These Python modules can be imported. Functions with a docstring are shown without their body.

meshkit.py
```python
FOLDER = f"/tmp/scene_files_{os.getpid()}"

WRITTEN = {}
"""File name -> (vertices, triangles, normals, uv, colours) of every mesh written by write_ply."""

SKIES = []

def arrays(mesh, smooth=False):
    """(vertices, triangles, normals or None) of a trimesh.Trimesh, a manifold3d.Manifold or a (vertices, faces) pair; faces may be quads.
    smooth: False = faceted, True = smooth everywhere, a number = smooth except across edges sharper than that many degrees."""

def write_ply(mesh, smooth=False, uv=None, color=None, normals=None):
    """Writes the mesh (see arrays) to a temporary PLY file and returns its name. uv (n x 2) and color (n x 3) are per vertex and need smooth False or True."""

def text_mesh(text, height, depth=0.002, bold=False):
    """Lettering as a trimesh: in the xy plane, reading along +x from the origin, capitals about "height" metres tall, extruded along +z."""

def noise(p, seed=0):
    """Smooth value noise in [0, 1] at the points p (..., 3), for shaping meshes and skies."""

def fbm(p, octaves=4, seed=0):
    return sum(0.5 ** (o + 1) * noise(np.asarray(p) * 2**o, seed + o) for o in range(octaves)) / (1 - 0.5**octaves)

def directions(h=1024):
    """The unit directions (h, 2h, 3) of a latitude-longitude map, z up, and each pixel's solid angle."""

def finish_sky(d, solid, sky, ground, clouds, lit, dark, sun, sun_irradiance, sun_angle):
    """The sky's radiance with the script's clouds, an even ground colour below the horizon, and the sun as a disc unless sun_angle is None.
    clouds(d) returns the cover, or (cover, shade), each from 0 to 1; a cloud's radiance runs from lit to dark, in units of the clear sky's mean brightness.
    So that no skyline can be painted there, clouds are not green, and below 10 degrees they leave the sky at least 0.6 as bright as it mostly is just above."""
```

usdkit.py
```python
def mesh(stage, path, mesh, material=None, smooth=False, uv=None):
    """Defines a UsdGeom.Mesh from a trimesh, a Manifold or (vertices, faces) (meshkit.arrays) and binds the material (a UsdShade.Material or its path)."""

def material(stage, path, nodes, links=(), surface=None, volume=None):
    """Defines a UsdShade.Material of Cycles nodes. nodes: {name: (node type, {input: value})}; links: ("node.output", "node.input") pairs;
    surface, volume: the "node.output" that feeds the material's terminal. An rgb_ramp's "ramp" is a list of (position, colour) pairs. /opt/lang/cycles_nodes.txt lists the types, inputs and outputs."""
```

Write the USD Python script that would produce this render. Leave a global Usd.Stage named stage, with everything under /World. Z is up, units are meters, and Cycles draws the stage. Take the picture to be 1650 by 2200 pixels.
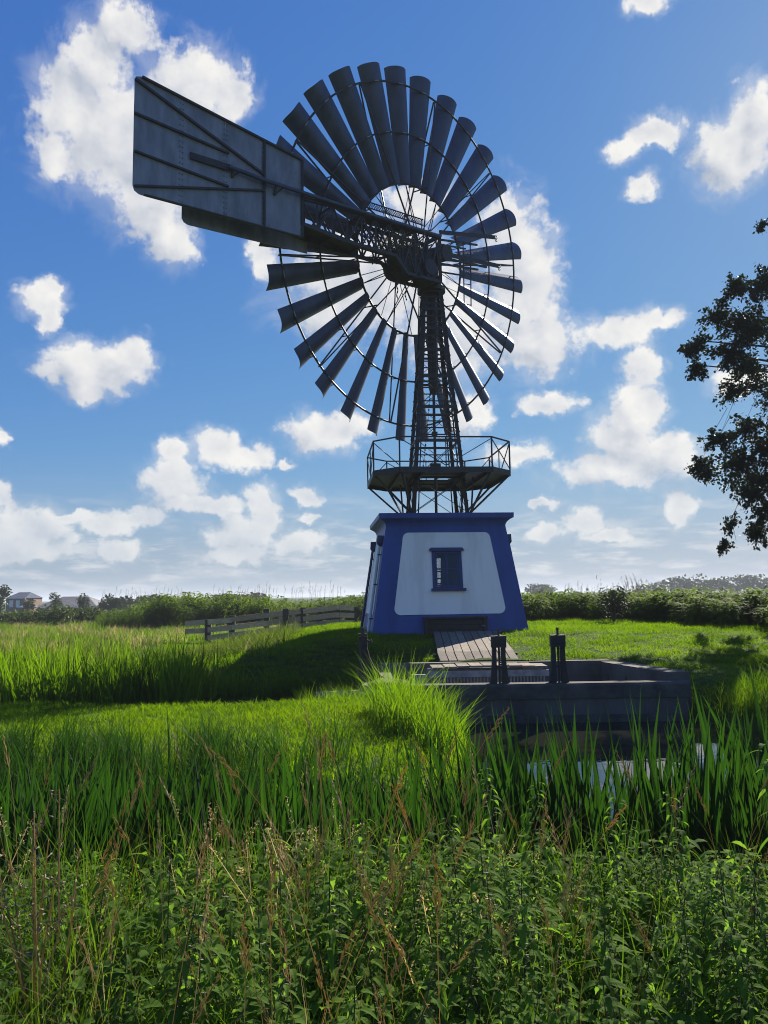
import math, random
import numpy as np, trimesh, shapely
from shapely.geometry import Polygon, Point
import usdkit, meshkit
from pxr import Usd, UsdGeom, UsdLux, UsdShade, Gf, Sdf, Vt

RNG = np.random.default_rng(7)
random.seed(7)
stage = Usd.Stage.CreateInMemory()
UsdGeom.SetStageUpAxis(stage, "Z")
UsdGeom.SetStageMetersPerUnit(stage, 1.0)
UsdGeom.Xform.Define(stage, "/World")
UsdGeom.Scope.Define(stage, "/World/Looks")

# ------------------------------------------------------------------ camera
EYE = (0.0, 0.0, 2.2)
PITCH, ROLL = math.radians(6.2), math.radians(0.9)
EXPOSURE = 1.0
fwd = np.array([0, math.cos(PITCH), math.sin(PITCH)])
rt0 = np.array([1.0, 0, 0]); up0 = np.cross(rt0, fwd)
rt = math.cos(ROLL) * rt0 - math.sin(ROLL) * up0
up = math.cos(ROLL) * up0 + math.sin(ROLL) * rt0
cam = UsdGeom.Camera.Define(stage, "/World/camera")
cam.CreateFocalLengthAttr(26.0)
cam.CreateHorizontalApertureAttr(26.0 * 1650 / 1653.0)
cam.CreateVerticalApertureAttr(26.0 * 2200 / 1653.0)
cam.CreateClippingRangeAttr(Gf.Vec2f(0.05, 20000))
cam.CreateExposureAttr(EXPOSURE)
M4 = Gf.Matrix4d(*[float(x) for x in (*rt, 0, *up, 0, *(-fwd), 0, *EYE, 1)])
cam.AddTransformOp().Set(M4)

# ------------------------------------------------------------------ sky and sun
SUN_AZ, SUN_EL = math.radians(33.5), math.radians(32.5)
SKY_STRENGTH, SUN_POWER = 0.05, 1.25
sun_dir = np.array([math.sin(SUN_AZ) * math.cos(SUN_EL), math.cos(SUN_AZ) * math.cos(SUN_EL), math.sin(SUN_EL)])
sun = UsdLux.DistantLight.Define(stage, "/World/sun")
sun.CreateIntensityAttr(SUN_POWER); sun.CreateAngleAttr(0.53); sun.CreateNormalizeAttr(True)
sun.CreateColorAttr(Gf.Vec3f(1.0, 0.93, 0.80))
sx = np.cross([0, 0, 1.0], sun_dir); sx /= np.linalg.norm(sx); sy = np.cross(sun_dir, sx)
sun.AddTransformOp().Set(Gf.Matrix4d(*[float(v) for v in (*sx, 0, *sy, 0, *sun_dir, 0, 0, 0, 60, 1)]))

# clouds: (azimuth, elevation, half width, half height) in degrees; azimuth 0 = the mill's side of the sky (+y), clockwise
CLOUDS = [(-19.39,36.97,1.91,1.53),(-21.63,34.87,2.19,1.93),(-23.14,32.3,2.23,2.23),(-14.2,34.89,3.27,1.91),(-11.37,34.1,1.4,1.4),(-19.87,30.71,4.69,3.31),(-17.15,27.41,2.78,2.63),(-15.76,24.9,1.82,1.66),(-23.96,29.24,1.35,1.35),
(-24.55,20.14,1.45,1.1),(-23.82,20.83,.73,.81),(-24.06,18.85,.88,.88),(-21.08,16.06,3.22,1.53),(-18.88,16.72,2.03,1.4),(-23.81,15.5,1.34,.75),(-21.35,14.62,1.54,.77),
(10.78,22.52,2.7,4.76),(11.98,17.94,2.76,2.11),(9.53,26.32,1.55,1.55),(3.12,28.19,2.47,1.39),(-.62,23.04,6.17,3.57),(5.4,19.65,3.96,3.3),(-9.2,24.45,1.1,1.57),(-4.59,20.46,1.98,1.65),
(25.86,28.25,2.26,2.0),(27.48,29.75,1.54,1.93),(21.01,30.44,2.05,.88),(18.67,29.87,1.27,.73),(19.84,27.43,1.2,.7),(12.49,13.68,1.98,.73),(20.62,18.95,1.52,.85),(17.69,18.37,2.19,1.0),(19.16,15.66,1.1,1.5),
(18.7,12.8,1.9,1.59),(17.64,10.92,2.41,1.93),(17.21,8.64,4.21,1.23),(20.4,9.41,2.2,1.73),(9.98,10.22,2.19,.84),(6.63,13.25,1.53,1.53),(-4.66,12.1,2.57,1.3),(-2.9,12.44,2.06,1.03),
(-15.51,8.55,2.13,1.64),(-12.23,10.98,1.67,1.27),(-10.19,10.35,1.69,.81),(-15.38,10.56,1.31,.72),(-13.2,6.92,3.83,.73),(-9.16,7.12,1.02,1.36),(-7.45,9.87,.68,.41),(-5.73,7.57,1.24,.62),(-5.56,5.98,.86,.34),
(-10.51,4.73,2.36,1.35),(-8.82,5.92,1.02,1.36),(-6.09,4.02,2.06,1.03),(-11.17,3.2,2.69,.74),(-18.03,5.84,1.93,.71),(-19.89,5.16,1.74,.79),(-24.94,4.74,2.55,1.65),(-25.47,3.64,3.27,1.04),(-26.71,6.88,.94,.76),
(-19.08,3.37,1.59,.89),(-22.33,5.6,1.85,.46),(14.8,5.26,1.32,1.05),(11.8,4.53,1.51,.74),(11.7,6.4,.94,.34),(16.04,4.05,1.63,.49),(20.88,37.61,1.54,.7),(-26.85,11.05,.64,.52),(21.14,5.95,.88,1.31),(25.48,13.97,1.77,.88)]


def build_sky():
    n, L = {}, []
    n["tc"] = ("texture_coordinate", {})
    n["xyz"] = ("separate_xyz", {}); L.append(("tc.generated", "xyz.vector"))
    n["sky"] = ("sky_texture", {"sky_type": "single_scattering", "sun_disc": False, "sun_elevation": SUN_EL, "sun_rotation": SUN_AZ, "altitude": 0.0, "air_density": 1.0, "aerosol_density": 0.15, "ozone_density": 2.5})

    def m(name, kind, a, b=None, c=None, clamp=False):
        ins = {"math_type": kind}
        if clamp: ins["use_clamp"] = True
        for k, v in (("value1", a), ("value2", b), ("value3", c)):
            if v is None: continue
            if isinstance(v, str): L.append((v, f"{name}.{k}"))
            else: ins[k] = v
        n[name] = ("math", ins)
        return name + ".value"
    az = m("az", "arctan2", "xyz.x", "xyz.y"); el = m("el", "arcsine", "xyz.z")
    azd = m("azd", "multiply", az, 57.29578); eld = m("eld", "multiply", el, 57.29578)
    n["P"] = ("combine_xyz", {}); L += [(azd, "P.x"), (eld, "P.y")]
    # ragged outlines
    n["wn"] = ("noise_texture", {"scale": 0.42, "detail": 6.0, "roughness": 0.6}); L.append(("P.vector", "wn.vector"))
    n["ws"] = ("vector_math", {"math_type": "subtract", "vector2": (0.5, 0.5, 0.5)}); L.append(("wn.color", "ws.vector1"))
    n["wm"] = ("vector_math", {"math_type": "scale", "scale": 2.6}); L.append(("ws.vector", "wm.vector1"))
    n["Pw"] = ("vector_math", {"math_type": "add"}); L += [("P.vector", "Pw.vector1"), ("wm.vector", "Pw.vector2")]
    n["Pf"] = ("vector_math", {"math_type": "multiply", "vector2": (1, 1, 0)}); L.append(("Pw.vector", "Pf.vector1"))
    prev = None
    for i, (a, e, w, h) in enumerate(CLOUDS):
        w, h = w * 1.17, h * 1.17
        n[f"c{i}"] = ("mapping", {"mapping_type": "point", "location": (-a / w, -e / h, 0), "scale": (1 / w, 1 / h, 1)}); L.append(("Pf.vector", f"c{i}.vector"))
        n[f"l{i}"] = ("vector_math", {"math_type": "length"}); L.append((f"c{i}.vector", f"l{i}.vector1"))
        prev = f"l{i}.value" if prev is None else m(f"s{i}", "smoothmin", prev, f"l{i}.value", 0.25)
    field = m("field", "subtract", 1.0, prev)
    # the rest of the sky carries the same kind of cumulus
    hor = m("hz", "add", m("hz0", "absolute", "xyz.z"), 0.18)
    n["pl"] = ("combine_xyz", {}); L += [(m("px", "divide", "xyz.x", hor), "pl.x"), (m("py", "divide", "xyz.y", hor), "pl.y")]
    n["on"] = ("noise_texture", {"scale": 1.7, "detail": 7.0, "roughness": 0.55}); L.append(("pl.vector", "on.vector"))
    out_f = m("of", "multiply_add", "on.fac", 5.0, -3.25)
    absaz = m("aa", "absolute", azd)
    n["side"] = ("map_range", {"range_type": "smoothstep", "from_min": 29.0, "from_max": 38.0, "to_min": -3.0, "to_max": 0.0, "clamp": True}); L.append((absaz, "side.value"))
    n["top"] = ("map_range", {"range_type": "smoothstep", "from_min": 41.0, "from_max": 50.0, "to_min": -3.0, "to_max": 0.0, "clamp": True}); L.append((eld, "top.value"))
    out_f = m("of2", "add", out_f, m("smx", "maximum", "side.result", "top.result"))
    field = m("fieldall", "maximum", field, out_f)
    # fine structure
    n["fn"] = ("noise_texture", {"scale": 0.75, "detail": 9.0, "roughness": 0.6}); L.append(("P.vector", "fn.vector"))
    dens = m("dens", "add", field, m("fnm", "multiply_add", "fn.fac", 1.35, -0.62))
    n["cov"] = ("map_range", {"range_type": "smoothstep", "from_min": -0.07, "from_max": 0.46, "to_min": 0.0, "to_max": 1.0, "clamp": True}); L.append((dens, "cov.value"))
    # self shading: the same noise looked up towards the sun
    n["Po"] = ("vector_math", {"math_type": "add", "vector2": (0.7, 0.9, 0)}); L.append(("P.vector", "Po.vector1"))
    n["fo"] = ("noise_texture", {"scale": 0.38, "detail": 4.0, "roughness": 0.45}); L.append(("Po.vector", "fo.vector"))
    n["fp"] = ("noise_texture", {"scale": 0.38, "detail": 4.0, "roughness": 0.45}); L.append(("P.vector", "fp.vector"))
    rel = m("rel", "subtract", "fp.fac", "fo.fac")
    n["Pq"] = ("vector_math", {"math_type": "add", "vector2": (0.9, 1.2, 0)}); L.append(("Pf.vector", "Pq.vector1"))
    prev2 = None
    for i, (a, e, w, h) in enumerate(CLOUDS):
        if w * h < 2.2: continue
        w, h = w * 1.17, h * 1.17
        n[f"shade_at{i}"] = ("mapping", {"mapping_type": "point", "location": (-a / w, -e / h, 0), "scale": (1 / w, 1 / h, 1)}); L.append(("Pq.vector", f"shade_at{i}.vector"))
        n[f"shade_len{i}"] = ("vector_math", {"math_type": "length"}); L.append((f"shade_at{i}.vector", f"shade_len{i}.vector1"))
        prev2 = f"shade_len{i}.value" if prev2 is None else m(f"shade_min{i}", "smoothmin", prev2, f"shade_len{i}.value", 0.25)
    side = m("sidesh", "subtract", m("f2", "subtract", 1.0, prev2), field)      # deeper towards the sun = on the far side of its cloud
    side = m("side3", "minimum", m("side2", "maximum", side, -0.45), 0.5)
    core = m("core", "multiply", m("d2", "subtract", dens, 0.35), 0.55, clamp=True)
    shade = m("shade", "subtract", m("sh0", "multiply_add", side, -0.62, m("sh1", "multiply_add", rel, 1.5, 0.58)), m("coreh", "multiply", core, 0.5), clamp=True)
    n["ccol"] = ("rgb_ramp", {"ramp": [(0.0, (4.9, 5.4, 6.2)), (0.5, (7.4, 7.5, 7.8)), (1.0, (9.5, 9.3, 8.9))]}); L.append((shade, "ccol.fac"))
    n["vn"] = ("noise_texture", {"scale": 0.30, "detail": 8.0, "roughness": 0.65, "distortion": 0.6}); L.append(("P.vector", "vn.vector"))
    n["veil"] = ("map_range", {"range_type": "smoothstep", "from_min": -0.55, "from_max": 0.45, "to_min": 0.0, "to_max": 0.42, "clamp": True}); L.append((m("vd", "add", field, m("vm", "multiply_add", "vn.fac", 1.8, -1.0)), "veil.value"))
    # thin pale air near the horizon
    n["hzr"] = ("map_range", {"range_type": "smoothstep", "from_min": -1.0, "from_max": 11.0, "to_min": 0.80, "to_max": 0.0, "clamp": True}); L.append((eld, "hzr.value"))
    n["sd"] = ("vector_math", {"math_type": "dot_product", "vector2": tuple(sun_dir)}); L.append(("tc.generated", "sd.vector1"))
    n["hg"] = ("map_range", {"from_min": -0.6, "from_max": 0.85, "to_min": 0.40, "to_max": 1.0, "clamp": True}); L.append(("sd.value", "hg.value"))
    n["hcol"] = ("vector_math", {"math_type": "scale", "vector1": (3.7, 4.7, 5.6)}); L.append(("hg.result", "hcol.scale"))
    n["skyt"] = ("vector_math", {"math_type": "multiply", "vector2": (0.46, 0.83, 1.28)}); L.append(("sky.color", "skyt.vector1"))
    n["hmix"] = ("mix_color", {"use_clamp": False}); n["sc"] = ("vector_math", {"math_type": "multiply_add", "vector2": (0.0, 0.117, 0.347), "vector3": (1, 1, 1)}); L.append(("skyt.vector", "sc.vector1"))
    n["sdv"] = ("vector_math", {"math_type": "divide"}); L += [("skyt.vector", "sdv.vector1"), ("sc.vector", "sdv.vector2")]
    n["sm"] = ("vector_math", {"math_type": "multiply", "vector2": (1.0, 1.236, 2.93)}); L.append(("sdv.vector", "sm.vector1"))
    L += [("sm.vector", "hmix.a"), ("hcol.vector", "hmix.b"), ("hzr.result", "hmix.fac")]
    n["lowc"] = ("map_range", {"from_min": 0.0, "from_max": 10.0, "to_min": 0.55, "to_max": 0.96, "clamp": True}); L.append((eld, "lowc.value"))
    n["lm"] = ("mapping", {"mapping_type": "point", "scale": (0.20, 0.95, 1.0)}); L.append(("P.vector", "lm.vector"))
    n["ln"] = ("noise_texture", {"scale": 1.0, "detail": 7.0, "roughness": 0.62}); L.append(("lm.vector", "ln.vector"))
    n["lr"] = ("map_range", {"range_type": "smoothstep", "from_min": 0.45, "from_max": 0.66, "to_min": 0.0, "to_max": 0.6, "clamp": True}); L.append(("ln.fac", "lr.value"))
    n["le"] = ("map_range", {"range_type": "smoothstep", "from_min": 2.0, "from_max": 9.0, "to_min": 1.0, "to_max": 0.0, "clamp": True}); L.append((eld, "le.value"))
    cov = m("cov3", "maximum", m("cov2", "multiply", m("cv", "maximum", "cov.result", "veil.result"), "lowc.result"), m("lv", "multiply", "lr.result", "le.result"))
    n["mix"] = ("mix_color", {"use_clamp": False}); L += [("hmix.result", "mix.a"), ("ccol.color", "mix.b"), (cov, "mix.fac")]
    n["bg"] = ("background_shader", {"strength": SKY_STRENGTH}); L.append(("mix.result", "bg.color"))
    return usdkit.material(stage, "/World/Looks/sky_material", n, L, surface="bg.background")


sky = UsdLux.DomeLight.Define(stage, "/World/sky")
sky.GetPrim().SetCustomDataByKey("kind", "structure")
UsdShade.MaterialBindingAPI.Apply(sky.GetPrim()).Bind(build_sky())

# ------------------------------------------------------------------ helpers
HAZE = 0.00045
_used = {}


def numbered(path):
    k = _used.get(path, 0); _used[path] = k + 1
    return path if k == 0 else f"{path}_{k:03d}"


def V(*a): return np.array(a, float)
def unit(v): v = np.asarray(v, float); return v / (np.linalg.norm(v) + 1e-12)


class MB:
    """collects triangles in world coordinates"""
    def __init__(s): s.v, s.f, s.n = [], [], 0
    def raw(s, v, f):
        v = np.asarray(v, float); f = np.asarray(f, int)
        if f.shape[1] == 4: f = np.vstack([f[:, [0, 1, 2]], f[:, [0, 2, 3]]])
        s.v.append(v); s.f.append(f + s.n); s.n += len(v); return s
    def tm(s, m): return s.raw(m.vertices, m.faces)
    def frame_box(s, c, ax, ay, az, sx, sy, sz):
        c = np.asarray(c, float); P = [c + ax * sx / 2 * i + ay * sy / 2 * j + az * sz / 2 * k for i in (-1, 1) for j in (-1, 1) for k in (-1, 1)]
        return s.raw(P, [[0, 1, 3, 2], [4, 6, 7, 5], [0, 4, 5, 1], [2, 3, 7, 6], [0, 2, 6, 4], [1, 5, 7, 3]])
    def box(s, c, size, rz=0.0):
        a = math.radians(rz)
        return s.frame_box(c, V(math.cos(a), math.sin(a), 0), V(-math.sin(a), math.cos(a), 0), V(0, 0, 1), *size)
    def bar(s, p0, p1, w, h, upv=(0, 0, 1)):
        p0, p1 = np.asarray(p0, float), np.asarray(p1, float); d = unit(p1 - p0)
        upv = np.asarray(upv, float)
        if abs(d @ upv) > 0.98: upv = V(1, 0.2, 0)
        x = unit(np.cross(d, upv)); y = np.cross(x, d)
        return s.frame_box((p0 + p1) / 2, x, d, y, w, np.linalg.norm(p1 - p0), h)
    def tube(s, pts, r, n=6, cap=True):
        p = np.asarray(pts, float); r = np.broadcast_to(r, (len(p),))
        t = np.gradient(p, axis=0); t /= np.linalg.norm(t, axis=1, keepdims=True) + 1e-12
        ref = V(0, 0, 1) if abs(t[0][2]) < 0.9 else V(1, 0, 0)
        a = np.cross(t, ref); a /= np.linalg.norm(a, axis=1, keepdims=True) + 1e-12
        b = np.cross(t, a); g = np.arange(n) * 2 * np.pi / n
        v = p[:, None] + r[:, None, None] * (np.cos(g)[None, :, None] * a[:, None] + np.sin(g)[None, :, None] * b[:, None])
        i, j = np.meshgrid(np.arange(len(p) - 1), np.arange(n), indexing="ij")
        q = np.stack([i * n + j, i * n + (j + 1) % n, (i + 1) * n + (j + 1) % n, (i + 1) * n + j], -1).reshape(-1, 4)
        vv = v.reshape(-1, 3); s.raw(vv, q)
        if cap:
            for k, o in ((0, 1), (len(p) - 1, -1)):
                s.raw(np.vstack([vv[k * n:(k + 1) * n], p[k]]), [[(x + 1) % n, x, n][::o] for x in range(n)])
        return s
    def closed_ring(s, pts, r, n=5):
        p = np.asarray(pts, float); return s.tube(np.vstack([p, p[:1]]), r, n, cap=False)
    def data(s): return np.vstack(s.v), np.vstack(s.f)


def setdata(prim, label=None, cat=None, group=None, kind=None):
    for k, v in (("label", label), ("category", cat), ("group", group), ("kind", kind)):
        if v: prim.SetCustomDataByKey(k, v)
    return prim


class Thing:
    def __init__(s, name, loc, label=None, cat=None, group=None, kind=None, rz=None):
        s.path = numbered("/World/" + name); s.loc = np.asarray(loc, float)
        x = UsdGeom.Xform.Define(stage, s.path); x.AddTranslateOp().Set(Gf.Vec3d(*map(float, loc)))
        s.prim = setdata(x.GetPrim(), label, cat, group, kind)
    def part(s, name, mb, mat, smooth=False, label=None, kind=None, under=None):
        p = numbered((under or s.path) + "/" + name)
        v, f = mb.data() if isinstance(mb, MB) else (np.array(mb.vertices), np.array(mb.faces))
        m = usdkit.mesh(stage, p, (v - s.loc, f), mat, smooth)
        setdata(m.GetPrim(), label, kind=kind)
        return p


def single(name, mb, mat, label=None, cat=None, group=None, kind=None, smooth=False):
    p = numbered("/World/" + name)
    v, f = mb.data() if isinstance(mb, MB) else (np.array(mb.vertices), np.array(mb.faces))
    m = usdkit.mesh(stage, p, (v, f), mat, smooth); setdata(m.GetPrim(), label, cat, group, kind)
    return p


def fill(poly, depth):
    """shapely polygon -> prism in (x, y, 0..depth)"""
    return trimesh.creation.extrude_polygon(poly, depth, engine="earcut")


def mapped(m, fn):
    return MB().raw(fn(np.asarray(m.vertices)), m.faces)


# ------------------------------------------------------------------ materials
def mat(name, c1, c2, scale=6.0, rough=0.6, metallic=0.0, bump=0.0, bscale=None, spec=0.5, detail=5.0, stretch=(1, 1, 1), c3=None, lo=0.35, hi=0.65, coord="object"):
    n = {"tc": ("texture_coordinate", {}), "mp": ("mapping", {"scale": stretch}),
         "no": ("noise_texture", {"scale": scale, "detail": detail, "roughness": 0.6}),
         "rp": ("rgb_ramp", {"ramp": [(0, c1), (lo, c1), (hi, c2), (1, c3 or c2)]}),
         "p": ("principled_bsdf", {"roughness": rough, "metallic": metallic, "specular_ior_level": spec})}
    L = [(f"tc.{coord}", "mp.vector"), ("mp.vector", "no.vector"), ("no.fac", "rp.fac"), ("rp.color", "p.base_color")]
    if bump:
        n["n2"] = ("noise_texture", {"scale": bscale or scale * 3, "detail": 4.0}); n["b"] = ("bump", {"strength": 0.6, "distance": bump})
        L += [("mp.vector", "n2.vector"), ("n2.fac", "b.height"), ("b.normal", "p.normal")]
    return usdkit.material(stage, "/World/Looks/" + name, n, L, surface="p.BSDF")


def leaf(name, c1, c2, trans, fac=0.45, rough=0.5, spec=0.3, wscale=0.5, tint=(0.72, 0.62, 0.35), tf=0.25):
    """leaf: reflecting plus light passing through; hue varies blade by blade and in patches over the ground"""
    n = {"g": ("geometry", {}), "oi": ("object_info", {}),
         "rp": ("rgb_ramp", {"ramp": [(0, c1), (1, c2)]}),
         "no": ("noise_texture", {"scale": wscale, "detail": 3.0}),
         "pr": ("rgb_ramp", {"ramp": [(0.3, (0.62, 0.66, 0.6)), (0.5, (1, 1, 1)), (0.72, (1.35, 1.2, 1.0))]}),
         "mx": ("mix", {"mix_type": "multiply", "fac": 1.0}),
         "tr": ("mix", {"mix_type": "multiply", "fac": 1.0, "color2": trans}),
         "p": ("principled_bsdf", {"roughness": rough, "specular_ior_level": spec}),
         "t": ("translucent_bsdf", {}), "m": ("mix_closure", {"fac": fac})}
    L = [("g.random_per_island", "rp.fac"), ("g.position", "no.vector"), ("no.fac", "pr.fac"),
         ("rp.color", "mx.color1"), ("pr.color", "mx.color2"), ("mx.color", "p.base_color"), ("mx.color", "tr.color1"), ("tr.color", "t.color"),
         ("p.BSDF", "m.closure1"), ("t.BSDF", "m.closure2")]
    return usdkit.material(stage, "/World/Looks/" + name, n, L, surface="m.closure")


STEEL = mat("dark_steel", (0.020, 0.019, 0.020), (0.045, 0.036, 0.030), 5.0, 0.55, 0.2, bump=0.002, c3=(0.07, 0.045, 0.03))
BLADE = mat("blade_sheet", (0.038, 0.046, 0.078), (0.066, 0.076, 0.118), 2.4, 0.42, 0.3, bump=0.002, stretch=(1, 1, 0.35), bscale=1.8)
VANE = mat("vane_sheet", (0.15, 0.145, 0.155), (0.25, 0.24, 0.25), 2.2, 0.5, 0.25, bump=0.003, stretch=(1.6, 1.6, 0.5), bscale=3.0)
BLUE = mat("blue_paint", (0.013, 0.040, 0.165), (0.022, 0.060, 0.225), 2.2, 0.5, bump=0.002, bscale=14, stretch=(1, 1, 0.18), c3=(0.035, 0.078, 0.24), hi=0.6)
DBLUE = mat("dark_blue_paint", (0.008, 0.018, 0.075), (0.013, 0.028, 0.105), 4.0, 0.4)
WHITE = mat("white_paint", (0.64, 0.57, 0.50), (0.82, 0.74, 0.655), 2.0, 0.6, bump=0.002, bscale=18, stretch=(1, 1, 0.15), c3=(0.86, 0.78, 0.70), lo=0.28, hi=0.5)
DWOOD = mat("dark_wood", (0.014, 0.011, 0.009), (0.036, 0.027, 0.020), 5.0, 0.75, bump=0.006, stretch=(1, 1, 4))
PIPEW = mat("pale_pipe", (0.5, 0.5, 0.5), (0.62, 0.62, 0.6), 3, 0.4)
CONC = mat("concrete", (0.075, 0.060, 0.047), (0.145, 0.118, 0.094), 1.6, 0.9, bump=0.012, bscale=9, c3=(0.2, 0.165, 0.13), stretch=(1, 1, 0.35))
MOSSC = mat("mossy_concrete", (0.040, 0.036, 0.030), (0.10, 0.085, 0.066), 2.6, 0.95, bump=0.015, bscale=11, c3=(0.16, 0.14, 0.11))
BARK = mat("bark", (0.03, 0.025, 0.02), (0.08, 0.065, 0.05), 3, 0.9, bump=0.03)
SOIL = mat("inside_dark", (0.05, 0.035, 0.03), (0.09, 0.06, 0.05), 2, 0.9)
BRICK = mat("far_brick", (0.16, 0.10, 0.075), (0.24, 0.16, 0.12), 2, 0.9)
ROOFT = mat("far_roof", (0.11, 0.105, 0.11), (0.19, 0.18, 0.18), 0.9, 0.8, stretch=(1, 1, 6))
BROOF = mat("far_blue_roof", (0.07, 0.08, 0.12), (0.10, 0.115, 0.16), 0.6, 0.95, spec=0.1)
TRIM = mat("far_trim", (0.6, 0.6, 0.58), (0.7, 0.7, 0.68), 1, 0.6)
STRAW = mat("straw", (0.10, 0.075, 0.04), (0.24, 0.18, 0.09), 9, 0.8)
RACK = mat("weathered_galvanised", (0.16, 0.16, 0.17), (0.3, 0.3, 0.3), 6, 0.6, 0.2)


def wood_variants(name, base, k=4):
    out = []
    for i in range(k):
        f = 0.8 + 0.13 * i
        c = tuple(f * x for x in base)
        out.append(mat(f"{name}_{'abcdefg'[i]}", tuple(0.62 * x for x in c), c, 7.0, 0.85, bump=0.006, bscale=20, stretch=(0.6, 3.0, 3.0) if i % 2 else (3.0, 0.6, 3.0), c3=tuple(1.25 * x for x in c)))
    return out


DECKW = wood_variants("deck_plank", (0.25, 0.20, 0.15))
FENCEW = wood_variants("fence_board", (0.52, 0.365, 0.20))
POSTW = wood_variants("fence_post_wood", (0.10, 0.075, 0.05), 2)
GLASS = usdkit.material(stage, "/World/Looks/window_glass", {"t": ("transparent_bsdf", {"color": (0.75, 0.76, 0.78)}), "g": ("glossy_bsdf", {"roughness": 0.02, "color": (0.9, 0.9, 0.9)}), "f": ("fresnel", {"IOR": 1.5}), "m": ("mix_closure", {})},
                        [("f.fac", "m.fac"), ("t.BSDF", "m.closure1"), ("g.BSDF", "m.closure2")], surface="m.closure")
WATER = usdkit.material(stage, "/World/Looks/ditch_water", {"tc": ("texture_coordinate", {}), "no": ("noise_texture", {"scale": 2.2, "detail": 3.0}), "b": ("bump", {"strength": 0.12, "distance": 0.03}),
                        "p": ("principled_bsdf", {"base_color": (0.018, 0.018, 0.010), "roughness": 0.03, "ior": 1.33, "specular_ior_level": 0.5})},
                        [("tc.object", "no.vector"), ("no.fac", "b.height"), ("b.normal", "p.normal")], surface="p.BSDF")
GROUND = usdkit.material(stage, "/World/Looks/ground_turf", {
    "g": ("geometry", {}), "n1": ("noise_texture", {"scale": 0.5, "detail": 6.0}), "n2": ("noise_texture", {"scale": 9.0, "detail": 5.0}),
    "r1": ("rgb_ramp", {"ramp": [(0.3, (0.028, 0.045, 0.010)), (0.55, (0.055, 0.10, 0.014)), (0.75, (0.08, 0.125, 0.02))]}),
    "r2": ("rgb_ramp", {"ramp": [(0.3, (0.55, 0.5, 0.45)), (0.65, (1.1, 1.1, 1.0))]}), "mx": ("mix", {"mix_type": "multiply", "fac": 1.0}),
    "b": ("bump", {"strength": 0.8, "distance": 0.05}), "p": ("principled_bsdf", {"roughness": 0.95, "specular_ior_level": 0.1})},
    [("g.position", "n1.vector"), ("g.position", "n2.vector"), ("n1.fac", "r1.fac"), ("n2.fac", "r2.fac"), ("r1.color", "mx.color1"), ("r2.color", "mx.color2"), ("mx.color", "p.base_color"), ("n2.fac", "b.height"), ("b.normal", "p.normal")], surface="p.BSDF")

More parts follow.
